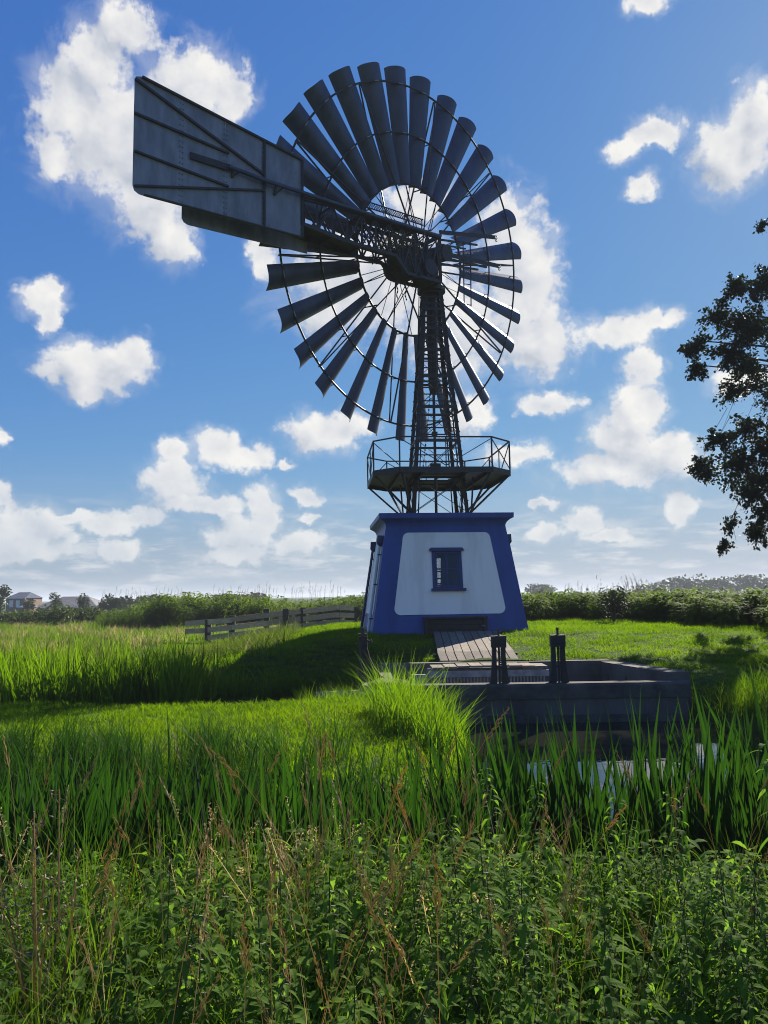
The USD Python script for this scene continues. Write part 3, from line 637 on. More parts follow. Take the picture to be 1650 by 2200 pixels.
hub = MB().tube([WC - WA * .75, WC - WA * .6, WC - WA * .6, WC + WA * .9], [0.12, 0.12, 0.17, 0.17], 14)
for a in (-.62, .40): hub.tube([WC + WA * (a - .03), WC + WA * (a + .03)], 0.32, 20)
wheel = mill.part("wheel", hub, STEEL, smooth=40)
for rr_, off, rd in ((0.912, 0.10, 0.031), (0.665, 0.09, 0.028), (0.408, 0.03, 0.036)):
    mill.part("ring", MB().closed_ring([wp_(rr_, t, off) for t in np.linspace(0, 2 * np.pi, 91)[:-1]], rd, 6), STEEL, smooth=60, under=wheel)
for i in range(30):
    t = math.radians(176.4 - 12 * i + RNG.normal(0, .35)); dbe = RNG.normal(0, 1.6)
    nr, ncx = 8, 8
    top, bot = [], []
    for a in range(nr + 1):
        s_ = a / nr; r_ = 0.40 + 0.60 * s_; w_ = 0.40 + 0.295 * s_; be = math.radians(27 - 4 * s_ + dbe)
        e = math.cos(be) * tanv(t) + math.sin(be) * WA; nn = math.cos(be) * WA - math.sin(be) * tanv(t)
        for b in range(ncx + 1):
            c_ = b / ncx * 2 - 1
            p = wp_(r_, t) + e * (w_ / 2 * c_) + nn * (0.13 * w_ / .6 * (1 - c_ * c_) - .05)
            if a == nr: p = p - rad(t) * 0.03 * (abs(c_) ** 6)
            top.append(p); bot.append(p - nn * 0.006)
    n1 = (nr + 1) * (ncx + 1); idx = lambda a, b: a * (ncx + 1) + b
    f_ = [[idx(a, b), idx(a, b + 1), idx(a + 1, b + 1), idx(a + 1, b)] for a in range(nr) for b in range(ncx)]
    f2 = [[n1 + q for q in reversed(x)] for x in f_]
    edge = [idx(0, b) for b in range(ncx + 1)] + [idx(a, ncx) for a in range(1, nr + 1)] + [idx(nr, b) for b in range(ncx - 1, -1, -1)] + [idx(a, 0) for a in range(nr - 1, 0, -1)]
    f3 = [[edge[k], n1 + edge[k], n1 + edge[(k + 1) % len(edge)], edge[(k + 1) % len(edge)]] for k in range(len(edge))]
    bm = MB().raw(top + bot, f_ + f2 + f3)
    for rr_ in (0.912, 0.665):          # straps that hold the sheet to the rings
        s_ = (rr_ - .4) / .6; w_ = 0.40 + .295 * s_; be = math.radians(27 - 4 * s_ + dbe)
        e = math.cos(be) * tanv(t) + math.sin(be) * WA
        c_ = wp_(rr_, t)
        nn = math.cos(be) * WA - math.sin(be) * tanv(t)
        for k in (-.36, .36): bm.bar(c_ + e * w_ * k + nn * .01, wp_(rr_, t, .09) + tanv(t) * w_ * k * .8, 0.02, 0.02)
    mill.part("blade", bm, BLADE, smooth=35, under=wheel)
    for rr_ in (0.912, 0.665):
        c_ = wp_(rr_, t, .135) + tanv(t) * .05
        mill.part("clip", MB().frame_box(c_, tanv(t), rad(t), WA, 0.17, 0.026, 0.014), RACK, under=wheel)
for k in range(10):
    t = math.radians(158.4 - 36 * k)
    ap = MB().bar(WC + WA * .42 + rad(t) * .25, wp_(0.912, t, .08), 0.04, 0.035)
    ap.bar(WC - WA * .62 + rad(t) * .25, wp_(0.912, t, .02), 0.04, 0.035)
    ap.bar(wp_(0.41, t, .26), wp_(0.41, t, -.36), 0.03, 0.03).bar(wp_(0.665, t, .18), wp_(0.665, t, -.18), 0.025, 0.025)
    mill.part("spoke", ap, STEEL, under=wheel)
    for s_ in (-1, 1):
        mill.part("tie_rod", MB().tube([WC + WA * .42 + rad(t) * .28, wp_(0.408, t + s_ * math.radians(18), .03)], 0.014, 4), STEEL, under=wheel)
    mill.part("tie_rod", MB().tube([WC - WA * .62 + rad(t + .3) * .3, wp_(0.408, t + math.radians(12), .0)], 0.012, 4), STEEL, under=wheel)

# tail arm, vane and head, all along one line
VA = math.radians(40.0); VU = V(math.cos(VA), math.sin(VA), 0); VNn = V(-math.sin(VA), math.cos(VA), 0); VP0 = V(1.48, 21.40, 0)


def vp(t, z, d=0.0): return VP0 + VU * t + VNn * d + V(0, 0, z)


def zl(t, pts): return float(np.interp(t, [p[0] for p in pts], [p[1] for p in pts]))


topl = [(-8.89, 13.66), (-4.46, 13.26)]; botl = [(-8.83, 10.90), (-4.47, 11.18)]
seams = [-8.86, -7.755, -6.645, -5.595, -4.465]
sheets = []
for i in range(4):
    a, b = seams[i] + .003, seams[i + 1] - .003
    poly = Polygon([(a, zl(a, botl)), (b, zl(b, botl)), (b, zl(b, topl)), (a, zl(a, topl))])
    if i == 0: poly = Polygon([(a, 11.08), (a + .04, 10.97), (a + .14, zl(a, botl) + .02), (a + .3, zl(a + .3, botl)), (b, zl(b, botl)), (b, zl(b, topl)), (a + .14, zl(a + .14, topl)), (a + .03, 13.6), (a, 13.53)])
    m = fill(poly, 0.012); P = np.asarray(m.vertices)
    mb = MB().raw(np.array([vp(p[0], p[1], p[2] + (0.002 if i % 2 else 0)) for p in P]), m.faces)
    if i == 0: tail = mill.part("tail_vane", mb, VANE)
    else: mill.part("sheet", mb, VANE, under=tail)
for k in range(4):
    rv = MB()
    for z in np.arange(zl(seams[k + 1], botl) + .1, zl(seams[k + 1], topl) - .05, 0.13):
        for o in (-.035, .035): rv.frame_box(vp(seams[k + 1] + o, z, -.004), VU, VNn, EZ, 0.018, 0.014, 0.018)
    mill.part("rivet_row", rv, STEEL, under=tail, kind="stuff")
for (a, za), (b, zb), w_ in (((-8.86, 13.52), (-5.58, 12.45), .055), ((-8.86, 12.72), (-6.57, 12.65), .05), ((-8.84, 11.85), (-6.57, 11.82), .045), ((-8.82, 11.06), (-5.58, 12.06), .045), ((-5.595, 13.36), (-5.595, 11.10), .06), ((-8.7, 13.63), (-4.46, 13.25), .05), ((-4.48, 13.26), (-4.48, 11.18), .05), ((-8.6, 10.93), (-4.5, 11.19), .03)):
    mill.part("stiffener", MB().bar(vp(a, za, -.028), vp(b, zb, -.028), 0.05, w_), STEEL, under=tail)
mill.part("tail_boom", MB().tube([vp(.3, 12.62, -.12), vp(-3, 12.40, -.12), vp(-5.6, 12.26, -.12), vp(-6.6, 12.27, -.10)], [0.05, 0.05, 0.055, 0.05], 8), BLADE, smooth=50)
mill.part("boom_end_plate", MB().bar(vp(-6.5, 12.28, -.06), vp(-7.55, 12.23, -.03), 0.03, 0.16), STEEL)
for t, z in ((-6.47, 12.2), (-5.3, 12.16)): mill.part("boom_bracket", MB().bar(vp(t, z + .12, -.10), vp(t, z - .12, -.03), 0.05, 0.06).bar(vp(t + .22, z + .12, -.10), vp(t, z - .10, -.03), .03, .03), STEEL)
# girder that carries the tail
lowc = [(-4.5, 11.56), (-3.22, 11.50), (-1.36, 11.60), (-0.95, 11.20), (0.36, 11.28)]
upc = [(-4.5, 12.24), (-3.2, 12.39), (0.36, 12.64)]
for d in (0.0, 0.60):
    gd = MB()
    for c in (lowc, upc):
        for p, q_ in zip(c[:-1], c[1:]): gd.bar(vp(p[0], p[1], d), vp(q_[0], q_[1], d), 0.08, 0.09)
    gp = mill.part("tail_girder", gd, STEEL)
    ts = np.linspace(-4.5, 0.36, 11)
    for i, t in enumerate(ts):
        mill.part("web_bar", MB().bar(vp(t, zl(t, lowc), d), vp(t, zl(t, upc), d), 0.04, 0.05), STEEL, under=gp)
        if i < 10:
            a, b = (lowc, upc) if i % 2 else (upc, lowc)
            mill.part("web_bar", MB().bar(vp(t, zl(t, a), d), vp(ts[i + 1], zl(ts[i + 1], b), d), 0.035, 0.045), STEEL, under=gp)
            if -3.0 < t < -.3: mill.part("web_bar", MB().bar(vp(t, zl(t, b), d), vp(ts[i + 1], zl(ts[i + 1], a), d), 0.03, 0.035), STEEL, under=gp)
for t in ts[::2]:
    mill.part("cross_tie", MB().bar(vp(t, zl(t, lowc), 0), vp(t, zl(t, lowc), .6), 0.05, 0.05).bar(vp(t, zl(t, upc), 0), vp(t, zl(t, upc), .6), 0.04, 0.04).bar(vp(t, zl(t, lowc), 0), vp(t, zl(t, upc), .6), 0.03, 0.03), STEEL)
mill.part("floor_plate", MB().raw([vp(-4.3, 11.60, .02), vp(-4.3, 11.60, .58), vp(-2.6, 11.56, .58), vp(-2.6, 11.56, .02)] + [vp(-4.3, 11.64, .02), vp(-4.3, 11.64, .58), vp(-2.6, 11.60, .58), vp(-2.6, 11.60, .02)], [[0, 1, 2, 3], [4, 7, 6, 5], [0, 4, 5, 1], [1, 5, 6, 2], [2, 6, 7, 3], [3, 7, 4, 0]]), STEEL)
# gear case and head
m = fill(Polygon([(-1.30, 11.64), (-1.05, 11.45), (-0.92, 11.18), (-0.7, 11.10), (-0.45, 11.28), (-0.25, 11.34), (0.05, 11.16), (0.36, 11.30), (0.36, 11.95), (0.15, 12.20), (-0.2, 12.05), (-0.6, 12.18), (-1.1, 12.0)]), 0.42); P = np.asarray(m.vertices)
mill.part("gear_case", MB().raw(np.array([vp(p[0], p[1], 0.08 + p[2]) for p in P]), m.faces), STEEL)
mill.part("gear_drum", MB().tube([vp(-.05, 11.62, -.05), vp(-.05, 11.62, .08)], 0.24, 18), STEEL, smooth=40)
mill.part("gear_cover", MB().tube([vp(-.75, 11.62, .2), vp(-.75, 11.62, .95)], 0.28, 20), STEEL, smooth=40)
mill.part("head_post", MB().bar(vp(.36, 11.3, 0), vp(.36, 12.72, 0), 0.08, 0.08).bar(vp(.36, 11.3, .6), vp(.36, 12.72, .6), 0.08, 0.08).bar(vp(.36, 12.7, 0), vp(.36, 12.7, .6), 0.07, 0.07).bar(vp(.2, 12.6, .0), vp(.36, 11.3, .0), .04, .04), STEEL)
mill.part("turntable", MB().tube([TP(0, 0, 11.2), TP(0, 0, 11.32)], 0.42, 20).tube([TP(0, 0, 11.32), TP(0, 0, 11.6)], 0.3, 16), STEEL, smooth=40)
mill.part("axle_housing", MB().tube([WC + WA * .45, WC + WA * 1.5], 0.24, 14), STEEL, smooth=40)
# lattice walkway panel
wk = MB(); z_at = lambda t: 12.80 + 0.10 * (t + 2) / 1.6
for t in np.arange(-2.5, -.35, .085):
    for s_ in (-1, 1):
        b = min(max(t + s_ * .16, -2.5), -.35); wk.bar(vp(t, z_at(t) - .10, -.02), vp(b, z_at(b) + .07, -.02), 0.012, 0.014)
for o in (-.10, .07): wk.bar(vp(-2.5, z_at(-2.5) + o, -.02), vp(-.3, z_at(-.3) + o, -.02), 0.025, 0.025)
for t in (-2.5, -1.7, -1.0, -.35): wk.bar(vp(t, zl(t, upc), 0), vp(t, z_at(t) + .08, -.02), .03, .03)
wk.bar(vp(-2.5, 12.52, .3), vp(-.35, 12.70, .3), .5, .03)
mill.part("walkway_lattice", wk, STEEL)
mb = MB()
for i in range(40):
    a = vp(RNG.uniform(-2.2, .2), RNG.uniform(11.55, 12.5), RNG.uniform(.05, .6)); mb.bar(a, a + unit(RNG.normal(size=3)) * RNG.uniform(.3, .8), .025, .03)
mill.part("linkage", mb, STEEL, kind="stuff")
# right-hand buffer arms with hanging rings
for (p, q_), w_ in ((((1.77, 21.65, 12.82), (3.63, 23.20, 13.38)), .11), (((1.76, 21.63, 12.18), (3.71, 23.27, 12.47)), .12), (((1.80, 21.68, 12.60), (3.0, 22.7, 12.9)), .05), (((1.80, 21.66, 11.85), (3.0, 22.68, 12.1)), .05), (((1.76, 21.63, 12.05), (3.3, 22.93, 12.28)), .05)):
    ar = mill.part("buffer_arm", MB().bar(p, q_, .05, w_), STEEL)
    if w_ > .1:
        cc = V(*q_) + unit(V(*q_) - V(*p)) * .06
        mill.part("ring", MB().closed_ring([cc + .055 * math.cos(a) * VU + .055 * math.sin(a) * EZ for a in np.linspace(0, 2 * np.pi, 13)[:-1]], .014, 5).closed_ring([cc + V(0, 0, -.09) + .045 * math.cos(a) * VU + .045 * math.sin(a) * EZ for a in np.linspace(0, 2 * np.pi, 13)[:-1]], .012, 5), STEEL, under=ar)
ld = mill.part("hanging_ladder", MB().bar((2.52, 22.28, 12.83), (2.50, 22.25, 10.82), .03, .03).bar((2.76, 22.47, 12.92), (2.73, 22.45, 10.85), .03, .03), STEEL)
for i in range(7):
    f_ = (i + .3) / 6.4; a = V(2.52, 22.28, 12.83) * (1 - f_) + V(2.50, 22.25, 10.82) * f_; b = V(2.76, 22.47, 12.92) * (1 - f_) + V(2.73, 22.45, 10.85) * f_
    mill.part("rung", MB().bar(a, b, .022, .022), STEEL, under=ld)
mill.part("ladder_bracket", MB().bar((1.78, 21.66, 12.45), (2.6, 22.36, 12.62), .04, .04), STEEL)
mill.part("ladder_bracket", MB().bar((1.78, 21.66, 11.6), (2.55, 22.3, 11.75), .04, .04), STEEL)
for x_ in (0.55, -.25):
    pts_ = [V(.55 + x_ * .3, 21.1, 11.2) + V(.02 * math.sin(k * 1.3), 0, -.06 * k) for k in range(12)]
    mill.part("chain", MB().tube(pts_, [.022 if k % 2 else .012 for k in range(12)], 5), STEEL)
# side vane behind the tail vane, parallel to the wheel
SP = lambda t, z: V(-2.57, 18.79, 0) + WU * t + V(0, 0, z)
for a, b in ((-2.76, -1.55), (-1.545, .05), (.055, .9)):
    ca = [(a, 10.78 + (a + 2.76) * .11), (b, 10.78 + (b + 2.76) * .11), (b, 12.0), (a, 12.0)]
    if a < -2: ca = [(a, 10.92), (a + .05, 10.83), (a + .16, 10.80)] + ca[1:]
    m = fill(Polygon(ca), .012); P = np.asarray(m.vertices)
    mill.part("side_vane", MB().raw(np.array([SP(p[0], p[1]) + WA * p[2] for p in P]), m.faces), VANE)
mill.part("side_vane_arm", MB().bar(SP(-2.0, 11.6) + WA * .03, SP(4.6, 12.1) + WA * .03, .06, .09), STEEL)

# straw nest lodged in the head
nest = MB()
for i in range(260):
    c = vp(-1.15, 12.02, .2) + RNG.normal(size=3) * V(.28, .22, .16); d = unit(RNG.normal(size=3) * V(1, 1, .7)) * RNG.uniform(.15, .4)
    nest.tube([c - d / 2, c + d * .1 + V(0, 0, .03), c + d / 2], .006, 3, cap=False)
single("bird_nest", nest, STRAW, "untidy straw bird nest lodged in the windmill head", "nest")

# ------------------------------------------------------------------ fence
fence = Thing("fence", (-5, 35, 0.4), "weathered grey plank fence climbing the bank left of the pump house", "fence")
FP = [(-7.9, 34.6, .30, .98), (-6.8, 34.4, .40, 1.02), (-5.35, 34.9, .55, 1.14), (-3.75, 35.3, .72, 1.0), (-2.25, 35.6, .86, .95), (-1.45, 35.9, .92, .8), (-4.5, 35.0, .64, 1.05), (-3.0, 35.45, .79, .98)]
for x, y, z, h_ in FP: fence.part("post", MB().box((x, y, z + h_ / 2 - .3), (0.26, 0.22, h_ + .6), 4), POSTW[0])
ends = [((-8.95, 34.7, .26), (-7.9, 34.55, .30)), ((-7.9, 34.48, .30), (-6.8, 34.28, .40)), ((-6.8, 34.28, .40), (-5.35, 34.78, .55)), ((-5.35, 34.78, .55), (-3.85, 35.1, .70)), ((-3.75, 35.18, .72), (-2.25, 35.48, .86)), ((-2.25, 35.48, .86), (-1.45, 35.78, .92))]
for k, (p, q_) in enumerate(ends):
    for r_, zz in enumerate((0.17, 0.50, 0.84)):
        if k == 0 and r_ == 0: continue
        j = RNG.uniform(-.02, .02, 2); dz = .10 if k == 5 else 0
        fence.part("board", MB().bar(V(*p) + V(0, 0, zz + j[0]), V(*q_) + V(0, 0, zz + j[1] - dz), 0.05, 0.23), FENCEW[(k + r_) % 4])
for x0, x1, y in ((-4.62, -4.78, 35.0), (-3.98, -4.22, 35.05)):
    fence.part("upright", MB().bar((x0, y, .55), (x1, y, 1.62), 0.16, 0.05, (0, 1, 0)), FENCEW[3])

# ------------------------------------------------------------------ vegetation builders
def blades(n, R, h, hv, w, lean=0.25, segs=3, bias=(0, 0), fold=0.0, up0=0.0, taper=1.0, clump=1.0):
    """n tapering blades standing in a disc of radius R; returns (vertices, faces)"""
    v, f = [], []
    for i in range(n):
        r_ = R * math.sqrt(RNG.random()) * clump; a = RNG.uniform(0, 2 * np.pi)
        base = V(r_ * math.cos(a), r_ * math.sin(a), -0.03)
        hh = h * (1 + hv * RNG.uniform(-1, 1)); ww = w * RNG.uniform(.7, 1.3)
        dirn = RNG.uniform(0, 2 * np.pi); ln = lean * RNG.uniform(.2, 1.3)
        dv = V(math.cos(dirn) * ln + bias[0], math.sin(dirn) * ln + bias[1], 0)
        fa = RNG.uniform(0, np.pi); side = V(math.cos(fa), math.sin(fa), 0); nrm_ = V(-side[1], side[0], 0)
        k0 = len(v)
        for s_ in range(segs + 1):
            q = s_ / segs; c = base + V(0, 0, hh * (q - .18 * np.hypot(*dv[:2]) * q * q)) + dv * hh * q * q
            if s_ == segs: v.append(c); break
            wd = ww * (1 - q ** 1.8 * taper) * (0.75 + .6 * q * (1 - q))
            if fold: v += [c - side * wd / 2, c + nrm_ * fold * wd, c + side * wd / 2]
            else: v += [c - side * wd / 2, c + side * wd / 2]
        st = 3 if fold else 2
        for s_ in range(segs):
            b0 = k0 + s_ * st
            if s_ < segs - 1:
                for j in range(st - 1): f += [[b0 + j, b0 + j + 1, b0 + st + j + 1], [b0 + j, b0 + st + j + 1, b0 + st + j]]
            else:
                for j in range(st - 1): f.append([b0 + j, b0 + j + 1, k0 + segs * st])
    return np.array(v), np.array(f)


def instancer(name, protos, pos, label, cat, scale=(.8, 1.25), tilt=0.0, kind="stuff", yaw=True, stretch=0.0, sfun=None):
    """protos: list of (mesh data, material); pos n x 3"""
    path = numbered("/World/" + name); pi = UsdGeom.PointInstancer.Define(stage, path)
    rel = pi.CreatePrototypesRel()
    for i, (pname, data, m_) in enumerate(protos):
        pp = numbered(f"{path}/{pname}"); usdkit.mesh(stage, pp, data, m_); rel.AddTarget(pp)
    n = len(pos); pos = np.asarray(pos, float)
    pi.CreatePositionsAttr(Vt.Vec3fArray.FromNumpy(pos.astype(np.float32)))
    pi.CreateProtoIndicesAttr(Vt.IntArray.FromNumpy(RNG.integers(0, len(protos), n).astype(np.int32)))
    an = RNG.uniform(0, 2 * np.pi, n) if yaw else RNG.normal(0, .25, n)
    tx, ty = RNG.normal(0, tilt, n), RNG.normal(0, tilt, n)
    q = []
    for a, b, c in zip(an, tx, ty):
        r_ = Gf.Rotation(Gf.Vec3d(0, 0, 1), math.degrees(a)) * Gf.Rotation(Gf.Vec3d(1, 0, 0), math.degrees(b)) * Gf.Rotation(Gf.Vec3d(0, 1, 0), math.degrees(c))
        qq = r_.GetQuat(); q.append(Gf.Quath(float(qq.GetReal()), *[float(x) for x in qq.GetImaginary()]))
    pi.CreateOrientationsAttr(Vt.QuathArray(q))
    s_ = RNG.uniform(*scale, n) * (1 if sfun is None else sfun(pos)); zs = s_ * (1 + stretch * RNG.uniform(-1, 1, n))
    pi.CreateScalesAttr(Vt.Vec3fArray.FromNumpy(np.stack([s_, s_, zs], -1).astype(np.float32)))
    setdata(pi.GetPrim(), label, cat, kind=kind)
    return path


def scatter(n, x0, x1, y0, y1, keep=None, zmin=0.06, sink=0.0):
    x, y = RNG.uniform(x0, x1, n), RNG.uniform(y0, y1, n)
    if keep is not None:
        k = keep(x, y); x, y = x[k], y[k]
    z = height(x, y); k = z > zmin
    return np.stack([x[k], y[k], z[k] - sink], -1)


HOUSE_FOOT = Polygon([tuple((HO + EX * a * 2.05 + EY * b * 2.05)[:2]) for a, b in ((-1, -1), (1, -1), (1, 1), (-1, 1))])
KEEPOUT = shapely.union_all([HOUSE_FOOT, Polygon([(1.1, 16.3), (2.95, 16.3), (2.95, 20.3), (1.2, 20.3)]), BASIN.buffer(0.22)])


def outside(x, y): return ~shapely.contains(KEEPOUT, shapely.points(x, y))
def in_view(x, y, pad=1.0): return np.abs(x) < 0.53 * np.maximum(y, 0) + pad


# ------------------------------------------------------------------ grass
lawn_p = [("grass_tuft", blades(90, .30, .060, .5, .012, 1.0, 2, (-.1, 0)), LAWN) for _ in range(4)] + [("grass_tuft", blades(60, .24, .10, .5, .012, .9, 3, (-.15, 0)), LAWN)]
p1 = scatter(2600, -9, 1.4, 7.5, 12.9, lambda x, y: in_view(x, y), .12)
p2 = scatter(6800, -7, 11.5, 16.2, 30, lambda x, y: outside(x, y) & in_view(x, y, 4), .1)
p3s = scatter(2600, -9.5, 0, 19, 36, lambda x, y: outside(x, y) & (land(x, y) < .95), .1)
p2b = scatter(420, 5.3, 11.5, 13.4, 16.3, lambda x, y: outside(x, y), .1)
instancer("lawn_grass", lawn_p, np.vstack([p1, p2, p2b, p3s]), "short bright green mown grass on the mound and the near bank", "grass", (.8, 1.3), .08)
far_p = [("grass_tuft", blades(70, .7, .24, .5, .030, .9, 2, (-.15, 0)), FIELD) for _ in range(4)] + [("seeding_tuft", blades(26, .6, .42, .3, .024, .5, 3, (-.2, 0)), DRY), ("tall_tuft", blades(40, .5, .40, .4, .03, .7, 3, (-.2, 0)), SEDGE)]
p3 = scatter(5200, -42, 1, 16.5, 66, lambda x, y: in_view(x, y, 2) & (land(x, y) < .9) & ((y < 19) | (y > 36) | (x < -9.5)), .1)
p3b = scatter(1200, 8, 60, 30, 110, lambda x, y: in_view(x, y, 2), .1)
instancer("meadow_grass", far_p, np.vstack([p3, p3b]), "pale green meadow grass beyond the ditch", "grass", (.7, 1.3), .08)
bank_p = [("grass_tuft", blades(60, .28, .50, .4, .013, .7, 3), SEDGE) for _ in range(3)]
p4 = scatter(330, -6.5, -.2, 15.6, 17.1, lambda x, y: outside(x, y), .02)
p4b = scatter(330, 5.0, 11, 9.0, 13.6, lambda x, y: (x > 5.3), .04)
p4c = scatter(90, -1.3, .2, 13.0, 14.0, None, .05)
instancer("bank_grass", bank_p, np.vstack([p4, p4b, p4c]), "long grass on the shaded ditch and pond banks", "grass", (.6, 1.2), .1)
sedge_p = [("sedge_tuft", blades(40, .22, .70, .45, .018, .50, 5, (.10, 0)), SEDGE) for _ in range(3)]
p5 = scatter(46, -.1, .85, 9.2, 11.6, None, -.02)
p5b = scatter(26, -1.9, -.5, 13.7, 14.6, None, -.2)
instancer("sedge_clump", sedge_p, np.vstack([p5, p5b]), "bright tall sedge clump at the corner of the bank by the basin", "sedge", (.6, 1.1), .1)
rush_p = [("rush_tuft", blades(50, .18, .62, .3, .012, .35, 4, (-.22, 0)), IRIS) for _ in range(3)]
p6 = scatter(650, -6.5, .6, 6.9, 8.6, lambda x, y: RNG.random(len(x)) < np.clip((8.8 - y) / 1.6, 0, 1) * np.clip((-.3 - x) / 3.0, .04, 1), -.1)
instancer("rush_bed", rush_p, p6, "thin dark green rushes along the near bank at the left", "rushes", (.6, 1.05), .08)

# irises: one bed on the left, thinner rows in the water on the right
iris_p = [("iris_fan", blades(7, .10, 1.02, .3, .066, .2, 5, (-.02, 0), fold=.15, taper=1.0), IRIS) for _ in range(5)]
p7 = scatter(420, -6, .9, 5.1, 7.0, None, -.7); p7[:, 2] = np.maximum(p7[:, 2], -.12)
instancer("iris_bed", iris_p, p7, "dense bed of sword-leaved irises in the ditch at the left", "irises", (.75, 1.12), .06, stretch=.15)
p8 = scatter(165, .8, 3.7, 5.3, 6.5, None, -.9); p8[:, 2] = np.maximum(p8[:, 2], -.15)
p8c = scatter(26, 3.6, 6.0, 6.3, 8.6, None, -.9); p8c[:, 2] = np.maximum(p8c[:, 2], -.15)
iris_q = [("iris_fan", blades(6, .10, 1.10, .3, .082, .16, 5, (-.02, 0), fold=.12, taper=1.0), IRIS) for _ in range(4)]
instancer("iris_row", iris_q, np.vstack([p8, p8c]), "dense row of tall irises standing in the pond water at the right", "irises", (.8, 1.15), .06, stretch=.15)


# reeds
def reed_plant(h, nl=9, w_=.022):
    v, f = blades(1, .01, h, .05, .02, .08, 5, (-.05, 0))
    V_, F_ = [v], [f]; k = len(v)
    for i in range(nl):
        z = h * RNG.uniform(.15, .9); a = RNG.uniform(0, 2 * np.pi); d = V(math.cos(a) - .3, math.sin(a), 0); L_ = RNG.uniform(.35, .65); s_ = V(-math.sin(a), math.cos(a), 0)
        c = [V(-.05 * (z / h) ** 2 * h, 0, z) + d * L_ * q + V(0, 0, L_ * (.65 * q - .75 * q * q)) for q in (0, .35, .7, 1)]
        vv = [c[0] - s_ * w_ * .6, c[0] + s_ * w_ * .6, c[1] - s_ * w_, c[1] + s_ * w_, c[2] - s_ * w_ * .7, c[2] + s_ * w_ * .7, c[3]]
        V_.append(np.array(vv)); F_.append(np.array([[0, 1, 3], [0, 3, 2], [2, 3, 5], [2, 5, 4], [4, 5, 6]]) + k); k += 7
    return np.vstack(V_), np.vstack(F_)


def reed_patch(n, R, h, nl=9, w_=.022):
    V_, F_, k = [], [], 0
    for i in range(n):
        v, f = reed_plant(h * RNG.uniform(.75, 1.1), nl, w_); a = RNG.uniform(0, 2 * np.pi); r_ = R * math.sqrt(RNG.random())
        c, s_ = math.cos(RNG.normal(0, .5)), 0
        V_.append(v + V(r_ * math.cos(a), r_ * math.sin(a), 0)); F_.append(f + k); k += len(v)
    return np.vstack(V_), np.vstack(F_)


def plume_patch(n, R, h):
    V_, F_, k = [], [], 0
    for i in range(n):
        a = RNG.uniform(0, 2 * np.pi); r_ = R * math.sqrt(RNG.random()); hh = h * RNG.uniform(.95, 1.3); b = V(r_ * math.cos(a), r_ * math.sin(a), 0)
        s_ = V(.006, 0, 0); vv = [b - s_, b + s_, b + V(-.06 * hh, 0, hh) - s_, b + V(-.06 * hh, 0, hh) + s_]; V_.append(np.array(vv)); F_.append(np.array([[0, 1, 3], [0, 3, 2]]) + k); k += 4
        for j in range(9):
            q = j / 9; c = b + V(-.06 * hh - .10 * q * q, 0, hh - .10 + .30 * q); a2 = RNG.uniform(0, 6.28)
            e = V(math.cos(a2) * .05 - .04, math.sin(a2) * .05, .06 + .02 * RNG.random()) * (1.1 - q * .7); w_ = V(-math.sin(a2), math.cos(a2), 0) * .010
            V_.append(np.array([c, c + e * .6 + w_, c + e * 1.3, c + e * .6 - w_])); F_.append(np.array([[0, 1, 2], [0, 2, 3]]) + k); k += 4
    return np.vstack(V_), np.vstack(F_)


rp = [("reed_patch", reed_patch(12, .42, .98, 9, .032), REED) for _ in range(4)]


def right_reeds(x, y):
    edge = np.interp(y, [18.5, 20, 22.5, 27, 29, 60], [11.6, 10.3, 9.3, 8.4, 3.6, 3.0])
    return (x > edge) & in_view(x, y, 5) & (y > 18.5)


p9 = scatter(3600, 3, 24, 18.5, 38, right_reeds, -1)
p9 = p9[np.argsort(RNG.random(len(p9)))][:1300]
instancer("reed_belt", rp, p9, "belt of tall grey-green reeds behind the mound right of the pump house", "reeds", (.75, 1.12), .07, stretch=.15, sfun=lambda p: .8 + .42 * meshkit.noise(np.stack([p[:, 0] * .7, p[:, 1] * .3, 0 * p[:, 0]], -1), 8))
pp_ = [("plume_patch", plume_patch(4, .5, 1.15), PLUME) for _ in range(3)]
k = RNG.random(len(p9)) < .12 * np.exp(-((p9[:, 0] / p9[:, 1] - .28) / .09) ** 2)
instancer("reed_plumes", pp_, p9[k], "feathery reed plumes rising over the right reed belt", "reeds", (.8, 1.08), .05)
rq = [("reed_patch", reed_patch(12, .7, 2.0, 9, .06), REED) for _ in range(4)]
p10 = scatter(5200, -24, 1, 50, 64, lambda x, y: in_view(x, y, 1) & (x > -.37 * y) & (x < .7), -1)[:620]
instancer("reed_belt", rq, p10, "long belt of tall reeds behind the fence left of the pump house", "reeds", (.72, 1.12), .08, stretch=.2, sfun=lambda p: np.interp(p[:, 0] / p[:, 1], [-.37, -.33, -.30, -.27, -.22, -.16, -.12, -.08, -.03], [.45, .62, .95, 1.05, 1.0, .88, .74, .80, .92]) * (.86 + .28 * meshkit.noise(np.stack([p[:, 0] * .5, p[:, 1] * .12, 0 * p[:, 0]], -1), 3)))
p10b = p10[RNG.random(len(p10)) < .05]
instancer("reed_plumes", [("plume_patch", plume_patch(5, .8, 2.05), PLUME)], p10b, "feathery reed plumes rising over the left reed belt", "reeds", (.85, 1.1), .05)
rs = [("reed_patch", blades(15, .24, 1.0, .3, .046, .30, 4, (-.05, 0), fold=.15), SEDGE) for _ in range(3)]
p11 = scatter(900, -12, -3.7, 14.2, 16.2, lambda x, y: in_view(x, y, 1), -1)[:230]; p11[:, 2] = np.maximum(p11[:, 2], .22)
instancer("ditch_reeds", rs, p11, "bright short reeds along the far ditch at the left", "reeds", (.7, 1.15), .08, stretch=.15)
p12 = scatter(130, -8.5, -2.6, 19.5, 24, lambda x, y: in_view(x, y, 1), -1)
